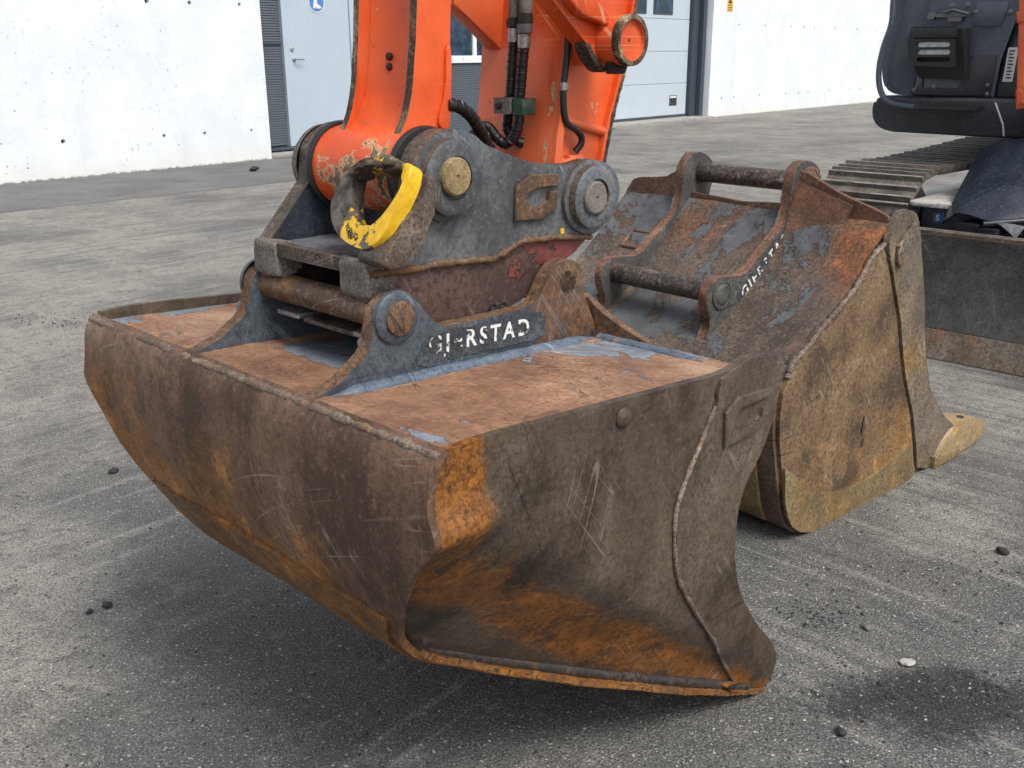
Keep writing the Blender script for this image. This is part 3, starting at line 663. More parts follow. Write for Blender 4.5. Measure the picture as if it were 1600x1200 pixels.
# top plate
def topz(x): return .746 + (x + .82) * -.052
finish(grid(lambda u, v: (-.822 + .66 * u, .004 + (W - .008) * v, topz(-.822 + .66 * u) + fbm(u, v, 0, .0025, 5)), 40, 50, .014), 'top_plate', M['top_a'], gb, smooth=40)
bp = [(-.829 + .002 * mnoise.noise(Vector((k, 0, 0))), .004 + (W - .008) * k / 160, .750 + .0015 * mnoise.noise(Vector((k * .4, 5, 0)))) for k in range(161)]
finish(tube(bp, .0068, 8, jit=.4), 'weld_bead', M['bead'], gb, smooth=60)
# ears
EAR = [(-.805, .744), (-.758, .758), (-.737, .770), (-.713, .784), (-.698, .800), (-.693, .820), (-.686, .844), (-.676, .859), (-.659, .869), (-.635, .870), (-.615, .860), (-.599, .841), (-.584, .825), (-.567, .808), (-.548, .802), (-.521, .802), (-.465, .800), (-.407, .799), (-.361, .799), (-.34, .812), (-.318, .843), (-.295, .861), (-.269, .867), (-.246, .857), (-.230, .836), (-.224, .80), (-.20, .75), (-.185, .705)]
er = cat_closed(EAR, 4, False) + [(-.5, .715), (-.80, .735)]
for y0, y1 in ((.300, .328), (.634, .662)):
    ear = finish(prism(er, y0, y1, 'y', .005, 2, wob=.0015), 'ear', [M['ear_a'], M['rust_edge']], gb, smooth=45)
    for p in ear.data.polygons:
        if abs(p.normal.y) < .55: p.material_index = 1
    s_ = -1 if y0 < .4 else 1; yo = y0 if s_ < 0 else y1
    finish(lathe([(.040, yo - s_ * .004), (.040, yo + s_ * .004), (.034, yo + s_ * .009), (.026, yo + s_ * .009)], (-.651, 0, .836), 'y', 40), 'boss_ring', M['ear_a'], gb, ear, smooth=40)
    finish(lathe([(.0265, yo + s_ * .004), (.0255, yo + s_ * .014), (.020, yo + s_ * .0155), (0, yo + s_ * .0155)], (-.651, 0, .836), 'y', 40), 'pin_end', M['rust_edge'], gb, ear, smooth=40)
    # fillet weld, still painted
    fp = [(x, yo + s_ * (.004 + .002 * mnoise.noise(Vector((x * 30, 0, 0)))), topz(x) - .003) for x in [(-.79 + .60 * k / 60) for k in range(61)]]
    finish(tube(fp, [.0135 * min(1, k / 8 + .2, (60 - k) / 8 + .2) for k in range(61)], 10, jit=.10), 'fillet_weld', M['bluefillet'], gb, smooth=60)
finish(disc(-.651, .836, .0235, .30, .662, 'y', 40, .003), 'pin', M['pin'], gb, smooth=40)
finish(disc(-.268, .826, .0235, .30, .662, 'y', 40, .003), 'pin', M['pin'], gb, smooth=40)
# cross rib along the front of the top plate, rising to the ears
rib = [(.022, .690), (.022, .704), (.078, .707), (.144, .714), (.214, .730), (.288, .758), (.345, .790), (.40, .770), (.48, .752), (.562, .770), (.617, .790), (.674, .758), (.748, .730), (.818, .720), (.884, .722), (.940, .724), (.940, .690)]
finish(prism(cat_closed(rib[1:-1], 4, False) + [(.94, .69), (.022, .69)], -.186, -.170, 'x', .004, 2, wob=.001), 'cross_rib', M['rust_edge'], gb, smooth=45)
fp = [(-.190, .05 + .24 * k / 30, topz(-.19) - .003) for k in range(31)]
finish(tube(fp, [.012 * min(1, k / 10 + .1) for k in range(31)], 8, jit=.15), 'fillet_weld', M['bluefillet'], gb, smooth=60)
# emblem welded on the near side plate
em = [(-.235, .653), (-.200, .673), (-.096, .664), (-.097, .648), (-.190, .655), (-.214, .641), (-.216, .610), (-.150, .606), (-.124, .619), (-.122, .634), (-.100, .634), (-.103, .612), (-.135, .594), (-.232, .593)]
finish(prism(em, -.0135, -.005, 'y', .002), 'emblem', M['side_a'], gb, smooth=45)
finish(lathe([(.016, -.001), (.013, -.006), (.006, -.009), (0, -.0095)], (-.488, 0, .711), 'y', 16), 'weld_nub', M['side_a'], gb, smooth=60)
# lettering on the near ear
dc = finish(prism(cat_closed([(-.612, .752), (-.54, .750), (-.44, .745), (-.345, .742), (-.326, .760), (-.335, .786), (-.42, .791), (-.50, .795), (-.57, .795), (-.605, .782)], 5), .2992, .2985, 'y', 0, wob=.006), 'decal', M['decal'], gb)
text_mesh('GJERSTAD', .0385, (-.592, .2982, .766), (.247, 0, -.013), (0, 0, 1), 'lettering', M['letters'], gb, dc, .0002, 1.36)

# ================================================================== QUICK COUPLER (frame A)
qc = Thing('quick_coupler', 'grey cast quick coupler with round pin bosses, clamped onto the grading bucket', 'coupler', 'A', (-.40, .48, .80))
UP = [(-.575, 1.038), (-.572, 1.054), (-.556, 1.075), (-.527, 1.091), (-.496, 1.094), (-.467, 1.089), (-.452, 1.083), (-.429, 1.069), (-.398, 1.056), (-.358, 1.042), (-.316, 1.031), (-.259, 1.023), (-.204, 1.021), (-.168, 1.024), (-.132, 1.017), (-.104, .999), (-.088, .972), (-.09, .947), (-.108, .916), (-.142, .898), (-.169, .891)]
BEAD = [(-.169, .889), (-.272, .900), (-.346, .903), (-.379, .894), (-.421, .885), (-.479, .889), (-.535, .893), (-.589, .892), (-.667, .898)]
upp = cat_closed(UP, 4, False) + cat_closed(BEAD, 3, False) + [(-.669, .912), (-.58, 1.004)]
RED = cat_closed(BEAD, 3, False) + [(-.671, .855), (-.62, .852), (-.60, .80), (-.53, .772), (-.333, .768), (-.311, .795), (-.261, .845), (-.204, .866)]
for i, (y0, y1) in enumerate(((.335, .370), (.600, .635))):
    s_ = -1 if i == 0 else 1; yo = y0 if i == 0 else y1
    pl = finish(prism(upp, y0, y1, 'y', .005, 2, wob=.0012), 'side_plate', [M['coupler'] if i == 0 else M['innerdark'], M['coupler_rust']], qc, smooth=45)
    for p in pl.data.polygons:
        if abs(p.normal.y) < .6: p.material_index = 1
    finish(prism(RED, y0 + (.003 if i == 0 else 0), y1 - (.003 if i else 0), 'y', .003), 'lower_plate', M['red'], qc, smooth=45)
    bp = [(x, yo + s_ * .001, z + .002 * mnoise.noise(Vector((x * 25, 1, 0)))) for x, z in dens(BEAD, 14)]
    finish(tube(bp, .0058, 8, jit=.5), 'weld_bead', M['rust_edge'], qc, pl, smooth=60)
    for (x, z, r, pr, pm, nm) in ((-.517, 1.025, .0555, .029, 'pinface1', 0), (-.184, .963, .053, .0285, 'pinface2', 1)):
        bo = finish(lathe([(r + .012, yo - s_ * .004), (r + .011, yo + s_ * .008), (r + .003, yo + s_ * .010), (r + .002, yo + s_ * .024), (r - .003, yo + s_ * .028), (pr + .004, yo + s_ * .028), (pr + .003, yo + s_ * .023), (0, yo + s_ * .023)], (x, 0, z), 'y', 56), 'pin_boss', [M['coupler'], M['coupler_rust']], qc, smooth=40)
        for p in bo.data.polygons:
            if abs(p.normal.y) < .6: p.material_index = 1
        x2, z2 = (-.522, 1.028) if nm == 0 else (-.195, .964)
        finish(lathe([(pr, yo + s_ * .015), (pr, yo + s_ * .034), (pr - .003, yo + s_ * .037), (.004, yo + s_ * .037), (.003, yo + s_ * .034), (0, yo + s_ * .034)], (x2 if i == 0 else x, 0, z2 if i == 0 else z), 'y', 40), 'pin_end', M[pm], qc, bo, smooth=40)
# emblem: open-cornered ring plate
G = [(-.364, 1.0), (-.33, 1.013), (-.264, 1.009), (-.267, .989), (-.316, .993), (-.341, .986), (-.346, .961), (-.307, .955), (-.287, .967), (-.286, .982), (-.266, .981), (-.268, .951), (-.302, .936), (-.369, .941)]
finish(prism(G, .326, .3345, 'y', .0015, 1), 'emblem', M['rust_edge'], qc, smooth=45)
for x, z in ((-.415, .8), (-.393, .799)):
    finish(lathe([(.0045, .346), (.0045, .336), (.0075, .334), (.0085, .339)], (x, 0, z), 'y', 20), 'grease_hole', M['rod'], qc, smooth=40)
    finish(disc(x, z, .0046, .3375, .3365, 'y', 14, .0003), 'grease_hole', M['hole'], qc)
finish(prism([(-.252, .913), (-.242, .914), (-.240, .905), (-.249, .903)], .3345, .3338, 'y', 0), 'paint_dab', M['yellow'], qc)
# front deck and jaws over the pin
finish(box(-.668, -.40, .371, .599, .892, .912, .005), 'deck_plate', M['deck'], qc, smooth=45)
finish(box(-.672, -.655, .372, .598, .894, .9145, .005), 'deck_lip', M['coupler_rust'], qc, smooth=45)
for y0, y1 in ((.334, .398), (.572, .636)):
    jw = cat_closed([(-.672, .918), (-.675, .89), (-.676, .862), (-.660, .858), (-.645, .8605), (-.630, .866), (-.618, .88), (-.62, .905)], 4)
    finish(prism(jw, y0, y1, 'y', .006, 3, wob=.0015), 'jaw', M['jaw'], qc, smooth=50)
finish(box(-.60, -.20, .371, .599, .775, .80, .004), 'bottom_plate', M['innerdark'], qc)
finish(box(-.45, -.43, .371, .599, .80, .89, .003), 'cross_wall', M['innerdark'], qc)
for y0, y1 in ((.335, .385), (.53, .592)):
    finish(box(-.668, -.61, y0, y1, .795, .802, .0015), 'lock_bar', M['zinc'], qc)
finish(box(-.66, -.60, .386, .529, .790, .797, .0015), 'lock_bar', M['coupler_rust'], qc)
# yellow lifting hook, welded across the front edge of the near plate
e1, hv, hn = Vector((-.675, .335, .913)), Vector((.45, 0, .893)), Vector((-.893, 0, .45))
HOOK = [(-.04, .149), (-.042, .125), (-.037, .092), (-.030, .053), (-.018, .032), (-.007, .023), (.009, .020), (.031, .022), (.054, .027), (.081, .038), (.101, .054), (.113, .072), (.118, .092), (.114, .111), (.106, .127), (.094, .136), (.084, .131), (.079, .113), (.071, .092), (.061, .074), (.047, .059), (.029, .051), (.012, .053), (-.004, .065), (-.017, .083), (-.027, .104), (-.031, .122), (-.028, .138), (-.017, .150), (-.027, .156)]
def on_hook(poly, t0, t1, bevel, seg=3):
    b = prism(poly, t0, t1, 'z', bevel, seg)
    for v in b.verts:
        u, w_, t = v.co; v.co = e1 + Vector((0, 1, 0)) * u + hv * w_ + hn * t
    return b
hk = finish(on_hook(cat_closed(HOOK, 3), -.018, .008, .0055, 3), 'lifting_hook', M['hook'], qc, smooth=60)
LAT = [(.086, .124), (.089, .133), (.080, .142), (.066, .149), (.048, .154), (.014, .156), (-.008, .154), (-.020, .148), (-.016, .140), (.000, .137), (.030, .138), (.052, .136), (.068, .126)]
finish(on_hook(cat_closed(LAT, 3), -.012, .018, .007), 'latch', M['latch'], qc, hk, smooth=60)
finish(on_hook(cat_closed([(.070, .138), (.05, .147), (.020, .149), (.0, .146), (.002, .139), (.02, .141), (.046, .138), (.062, .130)], 3), .018, .026, .003), 'latch_spring', M['chipedge'], qc, hk, smooth=60)
b = bmesh.new(); pw = e1 + Vector((0, 1, 0)) * -.010 + hv * .150
tube([pw - hn * .02, pw + hn * .030], .008, 14, b); finish(b, 'latch_pin', M['chipedge'], qc, hk, smooth=40)
for k, (t_, u_, w_) in enumerate((('YOKE', .064, .050), ('YC1', .052, .043), ('C6', .037, .038))):
    q = e1 + Vector((0, 1, 0)) * u_ + hv * w_ + hn * .0085
    text_mesh(t_, .0105, q, Vector((0, -.55, 0)) - hv * .55, hv - Vector((0, .3, 0)), 'embossed_mark', M['print'], qc, hk, .0005)
# heavy weld pad carrying the hook on the outer face of the near plate
PAD = [(-.577, 1.035), (-.567, 1.024), (-.563, 1.003), (-.568, .985), (-.581, .964), (-.598, .937), (-.616, .917), (-.639, .906), (-.660, .908), (-.672, .922), (-.651, .943), (-.626, .969), (-.602, .998), (-.587, 1.019)]
pb = prism([(x - .006, z + .002) for x, z in cat_closed(PAD, 3)], .289, .350, 'y', .007, 3, wob=.003)
finish(pb, 'hook_base', M['coupler_rust'], qc, smooth=60)

# ================================================================== EXCAVATOR (frame A; the arm stands over the coupler, the machine behind)
ex = Thing('excavator', 'orange and slate-blue crawler excavator, its orange arm standing in the coupler', 'excavator', 'A', (3.6, .48, 0))
# dipper stick
zs = [1.045, 1.075, 1.105, 1.14, 1.189, 1.271, 1.5, 2.2]
fx_ = [-.572, -.553, -.533, -.521, -.512, -.503, -.485, -.42]
bx_ = [-.470, -.455, -.446, -.441, -.438, -.434, -.40, -.30]
fp_ = cat_closed(list(zip(fx_, zs)), 4, False); bp_ = cat_closed(list(zip(bx_, zs)), 4, False)
def chip_front(o):
    for p in o.data.polygons:
        if p.normal.x < -.75: p.material_index = 1
sk = finish(prism(fp_ + list(reversed(bp_)), .402, .418, 'y', .002, wob=.001), 'dipper_stick', [M['orange'], M['chipedge']], ex, smooth=45, label='orange dipper stick with chipped flange edges')
so_ = finish(prism(fp_ + list(reversed(bp_)), .545, .559, 'y', .002, wob=.001), 'stick_side', [M['orange'], M['chipedge']], ex, sk, smooth=45)
chip_front(sk); chip_front(so_)
def web(u, v):
    i = u * (len(fp_) - 1); k = min(int(i), len(fp_) - 2); t = i - k
    x = fp_[k][0] * (1 - t) + fp_[k + 1][0] * t; z = fp_[k][1] * (1 - t) + fp_[k + 1][1] * t
    dd = .006 + .016 * max(0, min(1, (z - 1.07) / .07)); dd *= 1 + .5 * (4 * v * (1 - v))
    return (x + dd, .419 + .125 * v, z)
finish(grid(web, 28, 10, .012), 'stick_web', M['orange'], ex, sk, smooth=60)
finish(box(-.455, -.443, .419, .544, 1.1, 2.0, .002), 'stick_back', M['orange'], ex, sk)
finish(lathe([(.03, .372), (.063, .372), (.0665, .376), (.0665, .594), (.063, .598), (.03, .598)], (-.518, 0, 1.026), 'y', 56), 'nose_tube', M['orange'], ex, sk, smooth=40)
for y in (.3715, .584): finish(lathe([(.05, y), (.071, y), (.0735, y + .004), (.0735, y + .010), (.071, y + .014), (.05, y + .014)], (-.518, 0, 1.026), 'y', 48), 'dust_seal', M['blackring'], ex, sk, smooth=40)
for z in (1.2, 1.184): finish(lathe([(.0062, 0), (.0062, -.006), (.004, -.0075), (0, -.0075)], (-.478, .500, z), 'x', 8), 'bolt', M['bolt_dark'], ex, sk, smooth=30)
finish(prism(cat_closed([(-.47, 1.10), (-.455, 1.15), (-.450, 1.21), (-.440, 1.21), (-.444, 1.14), (-.448, 1.09)], 3), .396, .403, 'y', .002), 'stiffener', M['orange'], ex, sk, smooth=45)
# bucket link
lf = [(-.220, .985), (-.216, 1.021), (-.211, 1.064), (-.2, 1.103), (-.194, 1.149), (-.184, 1.25), (-.165, 1.45), (-.14, 1.7)]
lb_ = [(-.09, .96), (-.07, 1.014), (-.052, 1.082), (-.033, 1.132), (-.014, 1.183), (.013, 1.295), (.05, 1.45), (.10, 1.7)]
lk = finish(prism([(x, z) for x, z in lf] + [(x + .018, z) for x, z in reversed(lf)], .380, .590, 'y', .004), 'bucket_link', M['orange'], ex, smooth=45, label='orange bucket link with welded ribs and hoses')
finish(prism([(x + .019, z) for x, z in lf] + list(reversed(lb_)), .398, .414, 'y', .002), 'link_side', M['orange'], ex, lk, smooth=45)
finish(prism([(x + .019, z) for x, z in lf] + list(reversed(lb_)), .556, .572, 'y', .002), 'link_side', M['orange'], ex, lk, smooth=45)
finish(prism([(x - .012, z) for x, z in lb_] + [(x, z) for x, z in reversed(lb_)], .386, .584, 'y', .003), 'link_back', M['orange'], ex, lk, smooth=45)
ep = [(x - .001, .386, z) for x, z in dens(lb_, 20)]
finish(tube(ep, [.0035 * (1 + .5 * mnoise.noise(Vector((p[2] * 80, 1, 2)))) for p in ep], 8, jit=.3), 'worn_flange_edge', M['chipedge'], ex, lk, smooth=60)
finish(tube([(-.198, .394, 1.095), (-.135, .392, 1.081), (-.062, .394, 1.064)], .0085, 10), 'rib', M['orange'], ex, lk, smooth=60)
finish(lathe([(.03, .374), (.054, .374), (.057, .377), (.057, .593), (.054, .596), (.03, .596)], (-.175, 0, .968), 'y', 48), 'link_boss', M['orange'], ex, lk, smooth=40)
finish(box(-.175, -.135, .380, .397, .99, 1.03, .006), 'grease_block', M['orange'], ex, lk, smooth=45)
# idler link crossing the bucket link, with its pin boss
IDL = [(-.34, 1.335), (-.303, 1.284), (-.24, 1.250), (-.215, 1.224), (-.178, 1.195), (-.148, 1.177), (-.115, 1.183), (-.104, 1.222), (-.118, 1.252), (-.150, 1.262), (-.237, 1.318), (-.30, 1.37)]
il = finish(prism(IDL, .318, .352, 'y', .006, 2), 'idler_link', M['orange'], ex, smooth=45)
finish(prism([(-.30, 1.300), (-.245, 1.262), (-.165, 1.244), (-.160, 1.252), (-.235, 1.306), (-.28, 1.345)], .296, .3175, 'y', .004), 'link_flange', M['orange'], ex, il, smooth=45)
idb = finish(lathe([(.041, .395), (.041, .275), (.0385, .270), (.033, .270), (.0325, .276), (.0, .276)], (-.146, 0, 1.2235), 'y', 56), 'pin_boss', M['orange'], ex, il, smooth=35)
rr_ = lathe([(.0335, .2725), (.0335, .268), (.0412, .268), (.0418, .272), (.0418, .281), (.0405, .283)], (-.146, 0, 1.2235), 'y', 56)
finish(rr_, 'boss_rim', M['chipedge'], ex, il, smooth=35)
finish(disc(-.148, 1.224, .0025, .2755, .2745, 'y', 12, .0003), 'centre_mark', M['hole'], ex, il)
finish(lathe([(0, -.018), (.011, -.018), (.0125, -.014), (.0125, .014), (.011, .018), (0, .018)], (-.152, .300, 1.180), 'x', 6), 'stop_nut', M['bolt_dark'], ex, il, smooth=20)
finish(prism(cat_closed([(-.215, 1.214), (-.185, 1.180), (-.165, 1.172), (-.168, 1.181), (-.19, 1.196), (-.205, 1.218)], 3), .312, .340, 'y', .003), 'worn_lug', M['chipedge'], ex, il, smooth=45)
FARP = [(-.305, 1.36), (-.304, 1.284), (-.246, 1.251), (-.195, 1.212), (-.14, 1.2), (-.12, 1.3), (-.2, 1.4)]
finish(prism(FARP, .540, .575, 'y', .005), 'idler_link', M['orange'], ex, smooth=45)
# hoses
def hose(name, pts, r, mat=None, parent=None, spiral=False):
    p = dens(pts, 10); o = finish(tube(p, r, 12), name, mat or M['rubber'], ex, parent, smooth=60)
    if spiral:
        b = bmesh.new(); L = 0; hp = []; P = [Vector(q) for q in p]
        for i in range(len(P) - 1):
            n = max(2, int((P[i + 1] - P[i]).length / .0012)); t = (P[i + 1] - P[i]).normalized(); a = t.orthogonal().normalized()
            a = Vector((0, 0, 1)).cross(t); a = (a if a.length > .1 else Vector((1, 0, 0)).cross(t)).normalized(); c = t.cross(a)
            for k in range(n):
                L += (P[i + 1] - P[i]).length / n; ang = L / .012 * 2 * math.pi
                hp.append(P[i].lerp(P[i + 1], k / n) + (a * math.cos(ang) + c * math.sin(ang)) * r)
        tube(hp, .0016, 5, b); finish(b, 'spiral_wrap', M['rubber'], ex, o, smooth=60)
    return o
X0 = -.232
def fit(name, y, z0, z1, r, mat, x=X0):
    finish(lathe([(0, z0), (r - .001, z0), (r, z0 + .001), (r, z1 - .001), (r - .001, z1), (0, z1)], (x, y, 0), 'z', 8 if r > .0118 else 20), name, mat, ex, smooth=30)
hose('hose', [(X0, .464, 1.226), (X0, .470, 1.173), (X0, .474, 1.131), (X0, .478, 1.10), (X0 + .002, .483, 1.075), (X0 + .01, .47, 1.055), (X0 + .02, .46, 1.05)], .0088, spiral=True)
hose('hose', [(X0, .439, 1.216), (X0, .443, 1.185), (X0, .448, 1.145), (X0, .452, 1.115), (X0, .453, 1.088), (X0 - .004, .460, 1.062), (X0 - .012, .474, 1.050), (X0 - .02, .488, 1.060), (X0 - .026, .499, 1.075), (X0 - .032, .508, 1.080), (X0 - .038, .518, 1.067)], .0093, spiral=True)
fit('hose_ferrule', .464, 1.222, 1.246, .0105, M['zinc']); fit('hose_nut', .4635, 1.2465, 1.262, .0128, M['bolt_dark']); fit('hose_tail', .461, 1.262, 1.34, .0105, M['clampgrey'])
fit('hose_ferrule', .4385, 1.212, 1.236, .0115, M['zinc']); fit('hose_nut', .437, 1.2365, 1.252, .014, M['bolt']); fit('hose_nut', .4355, 1.2525, 1.268, .0132, M['bolt_dark']); fit('hose_tail', .434, 1.268, 1.34, .0118, M['clampgrey'])
b = bmesh.new(); tube([(X0 - .034, .508, 1.082), (X0 - .046, .522, 1.062), (X0 - .052, .532, 1.045)], [.0125, .0125, .0105], 14, b); finish(b, 'hose_elbow', M['rubber'], ex, smooth=50)
hose('hose', [(-.45, .400, 1.126), (-.425, .402, 1.124), (-.38, .42, 1.107), (-.34, .445, 1.086), (-.30, .469, 1.063), (-.28, .476, 1.04)], .0095, spiral=True)
hose('hose', [(-.180, .372, 1.30), (-.187, .374, 1.248), (-.195, .376, 1.173), (-.198, .377, 1.149), (-.197, .377, 1.113), (-.189, .377, 1.088), (-.165, .377, 1.075), (-.148, .378, 1.062), (-.146, .380, 1.048), (-.155, .386, 1.035)], .0062)
fit('hose_ferrule', .3765, 1.142, 1.156, .0075, M['zinc'], -.197)
cl = finish(box(X0 - .020, -.213, .455, .497, 1.102, 1.130, .003), 'hose_clamp', M['clampgrey'], ex, smooth=40)
finish(box(X0 - .016, -.213, .428, .4545, 1.101, 1.129, .003), 'clamp_half', M['green'], ex, cl, smooth=40)
finish(lathe([(.006, 0), (.006, -.005), (.0045, -.0065), (0, -.0065)], (X0 - .020, .481, 1.116), 'x', 10), 'bolt', M['bolt_dark'], ex, cl, smooth=30)

# track (pointing frame: x back along the machine, y 0.98..1.43 wide)
y0t, y1t = .985, 1.43
ci, cs, ri, rs = (3.00, .365), (5.60, .385), .335, .345
path = []
def arc(c, r, a0, a1, n): return [(c[0] + r * math.cos(a0 + (a1 - a0) * k / n), c[1] + r * math.sin(a0 + (a1 - a0) * k / n)) for k in range(n + 1)]
loop = arc(ci, ri, R(270), R(90), 40) + [(3.4, .695), (3.8, .705), (4.4, .728), (4.9, .735)] + arc(cs, rs, R(90), R(-90), 40) + [(4.2, .035)]
L = [0]
for a, b in zip(loop, loop[1:] + loop[:1]): L.append(L[-1] + math.hypot(b[0] - a[0], b[1] - a[1]))
NS = 46
def at_len(s_):
    s_ %= L[-1]
    for i in range(len(loop)):
        if L[i + 1] >= s_:
            a, b = loop[i], loop[(i + 1) % len(loop)]; t = (s_ - L[i]) / (L[i + 1] - L[i]); return Vector((a[0] + (b[0] - a[0]) * t, 0, a[1] + (b[1] - a[1]) * t))
trk = finish(box(3.0, 5.5, 1.06, 1.34, .18, .52, .04, 3), 'track', M['bodyblack'], ex, smooth=40, label='steel crawler track under the slate-blue house')
for c, r in ((ci, .285), (cs, .285)): finish(lathe([(0, 1.09), (r - .03, 1.09), (r, 1.11), (r, 1.29), (r - .03, 1.31), (0, 1.31)], (c[0], 0, c[1]), 'y', 40), 'idler_wheel', M['bodyblack'], ex, trk, smooth=40)
pitch = L[-1] / NS; hp = pitch / 2
shoe_prof = [(-hp + .004, -.020), (hp - .004, -.020), (hp - .004, -.008), (hp - .010, .014), (hp - .018, .014), (hp - .026, -.006), (.010, -.006), (.005, .012), (-.005, .012), (-.010, -.006), (-hp + .026, -.006), (-hp + .018, .014), (-hp + .010, .014), (-hp + .004, -.008)]
sm = prism(shoe_prof, y0t, y1t, 'y', .0025, 1); bmesh.ops.recalc_face_normals(sm, faces=sm.faces)
me = bpy.data.meshes.new('track_shoe'); sm.to_mesh(me); sm.free(); me.materials.append(M['shoe']); me.materials.append(M['shoerib'])
for p in me.polygons:
    if p.center.z > .008: p.material_index = 1
for k in range(NS):
    p = at_len((k + .3) * pitch); q = (at_len((k + .3) * pitch + .03) - at_len((k + .3) * pitch - .03)).normalized()
    o = bpy.data.objects.new('track_shoe', me); COL.objects.link(o); o.parent = trk
    nrm = Vector((-q.z, 0, q.x))            # outward: left of travel for this loop direction
    cen = Vector((4.3, 0, .37))
    if nrm.dot(p - cen) < 0: nrm = -nrm
    mt = Matrix((q, Vector((0, 1, 0)) , nrm)).transposed().to_4x4()
    if mt.to_3x3().determinant() < 0: mt = Matrix((-q, Vector((0, 1, 0)), nrm)).transposed().to_4x4()
    mt.translation = p - Vector(ex.off); o.matrix_local = mt
for k in (0,):
    p = at_len(46 * pitch)
# bolt heads on the foremost shoes
b = bmesh.new()
# undercarriage frame with dusty deck, and the sticker
uf = finish(box(2.78, 4.4, .10, .965, .18, .575, .03, 3), 'undercarriage_frame', M['bodyblack'], ex, smooth=40)
finish(prism(cat_closed([(2.72, .968), (2.80, .985), (3.10, .985), (3.35, .975), (3.36, .70), (3.1, .69), (2.80, .72), (2.72, .85)], 3), .578, .597, 'z', .006, 2), 'frame_deck', M['dust'], ex, uf, smooth=45)
stk = finish(prism([(.893, .548), (.848, .553), (.844, .512), (.889, .507)], 2.7785, 2.779, 'x', 0), 'sticker', M['blue'], ex, uf)
text_mesh('S', .034, (2.778, .880, .518), (0, -1, 0), (0, 0, 1), 'sticker_letter', M['white'], ex, stk, .0003)
# bent glossy guard over the blade cylinder
def guard(u, v):
    tl, tr, bl, br = Vector((3.12, .86, .775)), Vector((3.12, .44, .86)), Vector((2.62, .785, .530)), Vector((2.62, .50, .545))
    p = tl.lerp(tr, u).lerp(bl.lerp(br, u), v)
    bulge = min(u / .18, 1, (1 - u) / .5); p.z += .035 * max(0, bulge) - (.05 * max(0, (u - .66) / .34) if u > .66 else 0) + .006 * mnoise.noise(Vector((u * 4, v * 5, 1)))
    p.z += .008 * math.sin(u * 9) * v
    return p
finish(grid(guard, 24, 24, .008), 'cylinder_guard', M['gloss'], ex, smooth=35, label='glossy bent guard plate')
b = box(2.60, 2.75, .64, .73, .46, .545, .006); box(2.58, 2.70, .56, .63, .44, .535, .006, 2, b); tube([(2.64, .77, .49), (2.70, .50, .51)], .014, 10, b); tube([(2.60, .62, .55), (2.75, .40, .58), (2.9, .3, .62)], .012, 10, b)
finish(b, 'blade_cylinder', M['bodyblack'], ex, smooth=40)
# dozer blade
bp_ = cat_closed([(2.455, .525), (2.475, .48), (2.497, .40), (2.506, .30), (2.503, .21), (2.492, .125)], 5, False)
def blade(u, v):
    i = u * (len(bp_) - 1); k = min(int(i), len(bp_) - 2); t = i - k
    x = bp_[k][0] * (1 - t) + bp_[k + 1][0] * t; z = bp_[k][1] * (1 - t) + bp_[k + 1][1] * t; y = 1.10 - 2.2 * v
    return (x + fbm(x, y, z, .003, 4), y, z + (.002 * mnoise.noise(Vector((y * 30, 0, 0))) if u == 0 else 0))
bl = finish(grid(blade, 24, 60, .016), 'dozer_blade', M['blade'], ex, smooth=40, label='dark steel dozer blade')
finish(prism([(2.455, .525), (2.49, .530), (2.49, .505), (2.462, .508)], -1.1, 1.1, 'y', .003), 'top_lip', M['bladeedge'], ex, bl, smooth=45)
finish(prism([(2.482, .122), (2.478, .06), (2.470, .004), (2.492, .004), (2.504, .122)], -1.1, 1.1, 'y', .004), 'cutting_edge', M['bladeedge'], ex, bl, smooth=45)
for y in (.993, .81, .625, .44, .255): finish(lathe([(.016, 0), (.016, -.003), (.013, -.004), (0, -.003)], (2.4772, y, .052), 'x', 20), 'bolt', M['bladeedge'], ex, bl, smooth=30)
finish(box(2.51, 2.80, .20, .30, .12, .30, .02), 'blade_arm', M['bodyblack'], ex, bl, smooth=40); finish(box(2.51, 2.80, .72, .82, .12, .30, .02), 'blade_arm', M['bodyblack'], ex, bl, smooth=40)

# house: skirt, front panel, fender, lamp
hp_ = [(3.20, 1.010), (3.185, .985), (3.17, .93), (3.18, .88), (3.22, .850), (3.30, .838), (5.8, .838), (5.8, 1.010)]
def skirt(u, v):
    a = R(90) + R(180) * u
    return None
sk_pl = cat_closed([(1.365, 1.010), (1.398, .985), (1.408, .945), (1.395, .895), (1.355, .860), (1.29, .845)], 5, False) + [(.62, .838), (.62, 1.010)]
skb = prism(sk_pl, 3.19, 5.6, 'x', .022, 4); 
sk_o = finish(skb, 'house_skirt', M['bodyblack'], ex, smooth=45, label='rounded black skirt under the house')
finish(box(3.205, 5.5, -.5, .615, .845, 1.005, .02, 3), 'house_skirt', M['bodyblack'], ex, smooth=45)
finish(tube([(3.186, .845, .99), (3.187, .80, .90), (3.19, .79, .85)], .004, 8), 'cable', M['sticker'], ex, sk_o, smooth=60)
pn = [(1.235, 1.012), (1.218, 1.14), (1.205, 1.30), (1.195, 1.44), (1.17, 1.75), (.70, 1.75), (.80, 1.42), (.862, 1.19), (.872, 1.012)]
hs_o = finish(prism(pn, 3.215, 5.4, 'x', .010, 3), 'house_panel', M['body'], ex, smooth=45, label='slate-blue front panel of the house')
fe = cat_closed([(1.240, 1.014), (1.30, 1.014), (1.362, 1.03), (1.392, 1.08), (1.404, 1.15), (1.400, 1.22), (1.380, 1.30), (1.374, 1.42), (1.372, 1.60)], 4, False) + [(1.19, 1.60), (1.20, 1.44), (1.21, 1.30), (1.223, 1.14)]
finish(prism(fe, 3.235, 5.3, 'x', .018, 4), 'fender', M['body'], ex, hs_o, smooth=45)
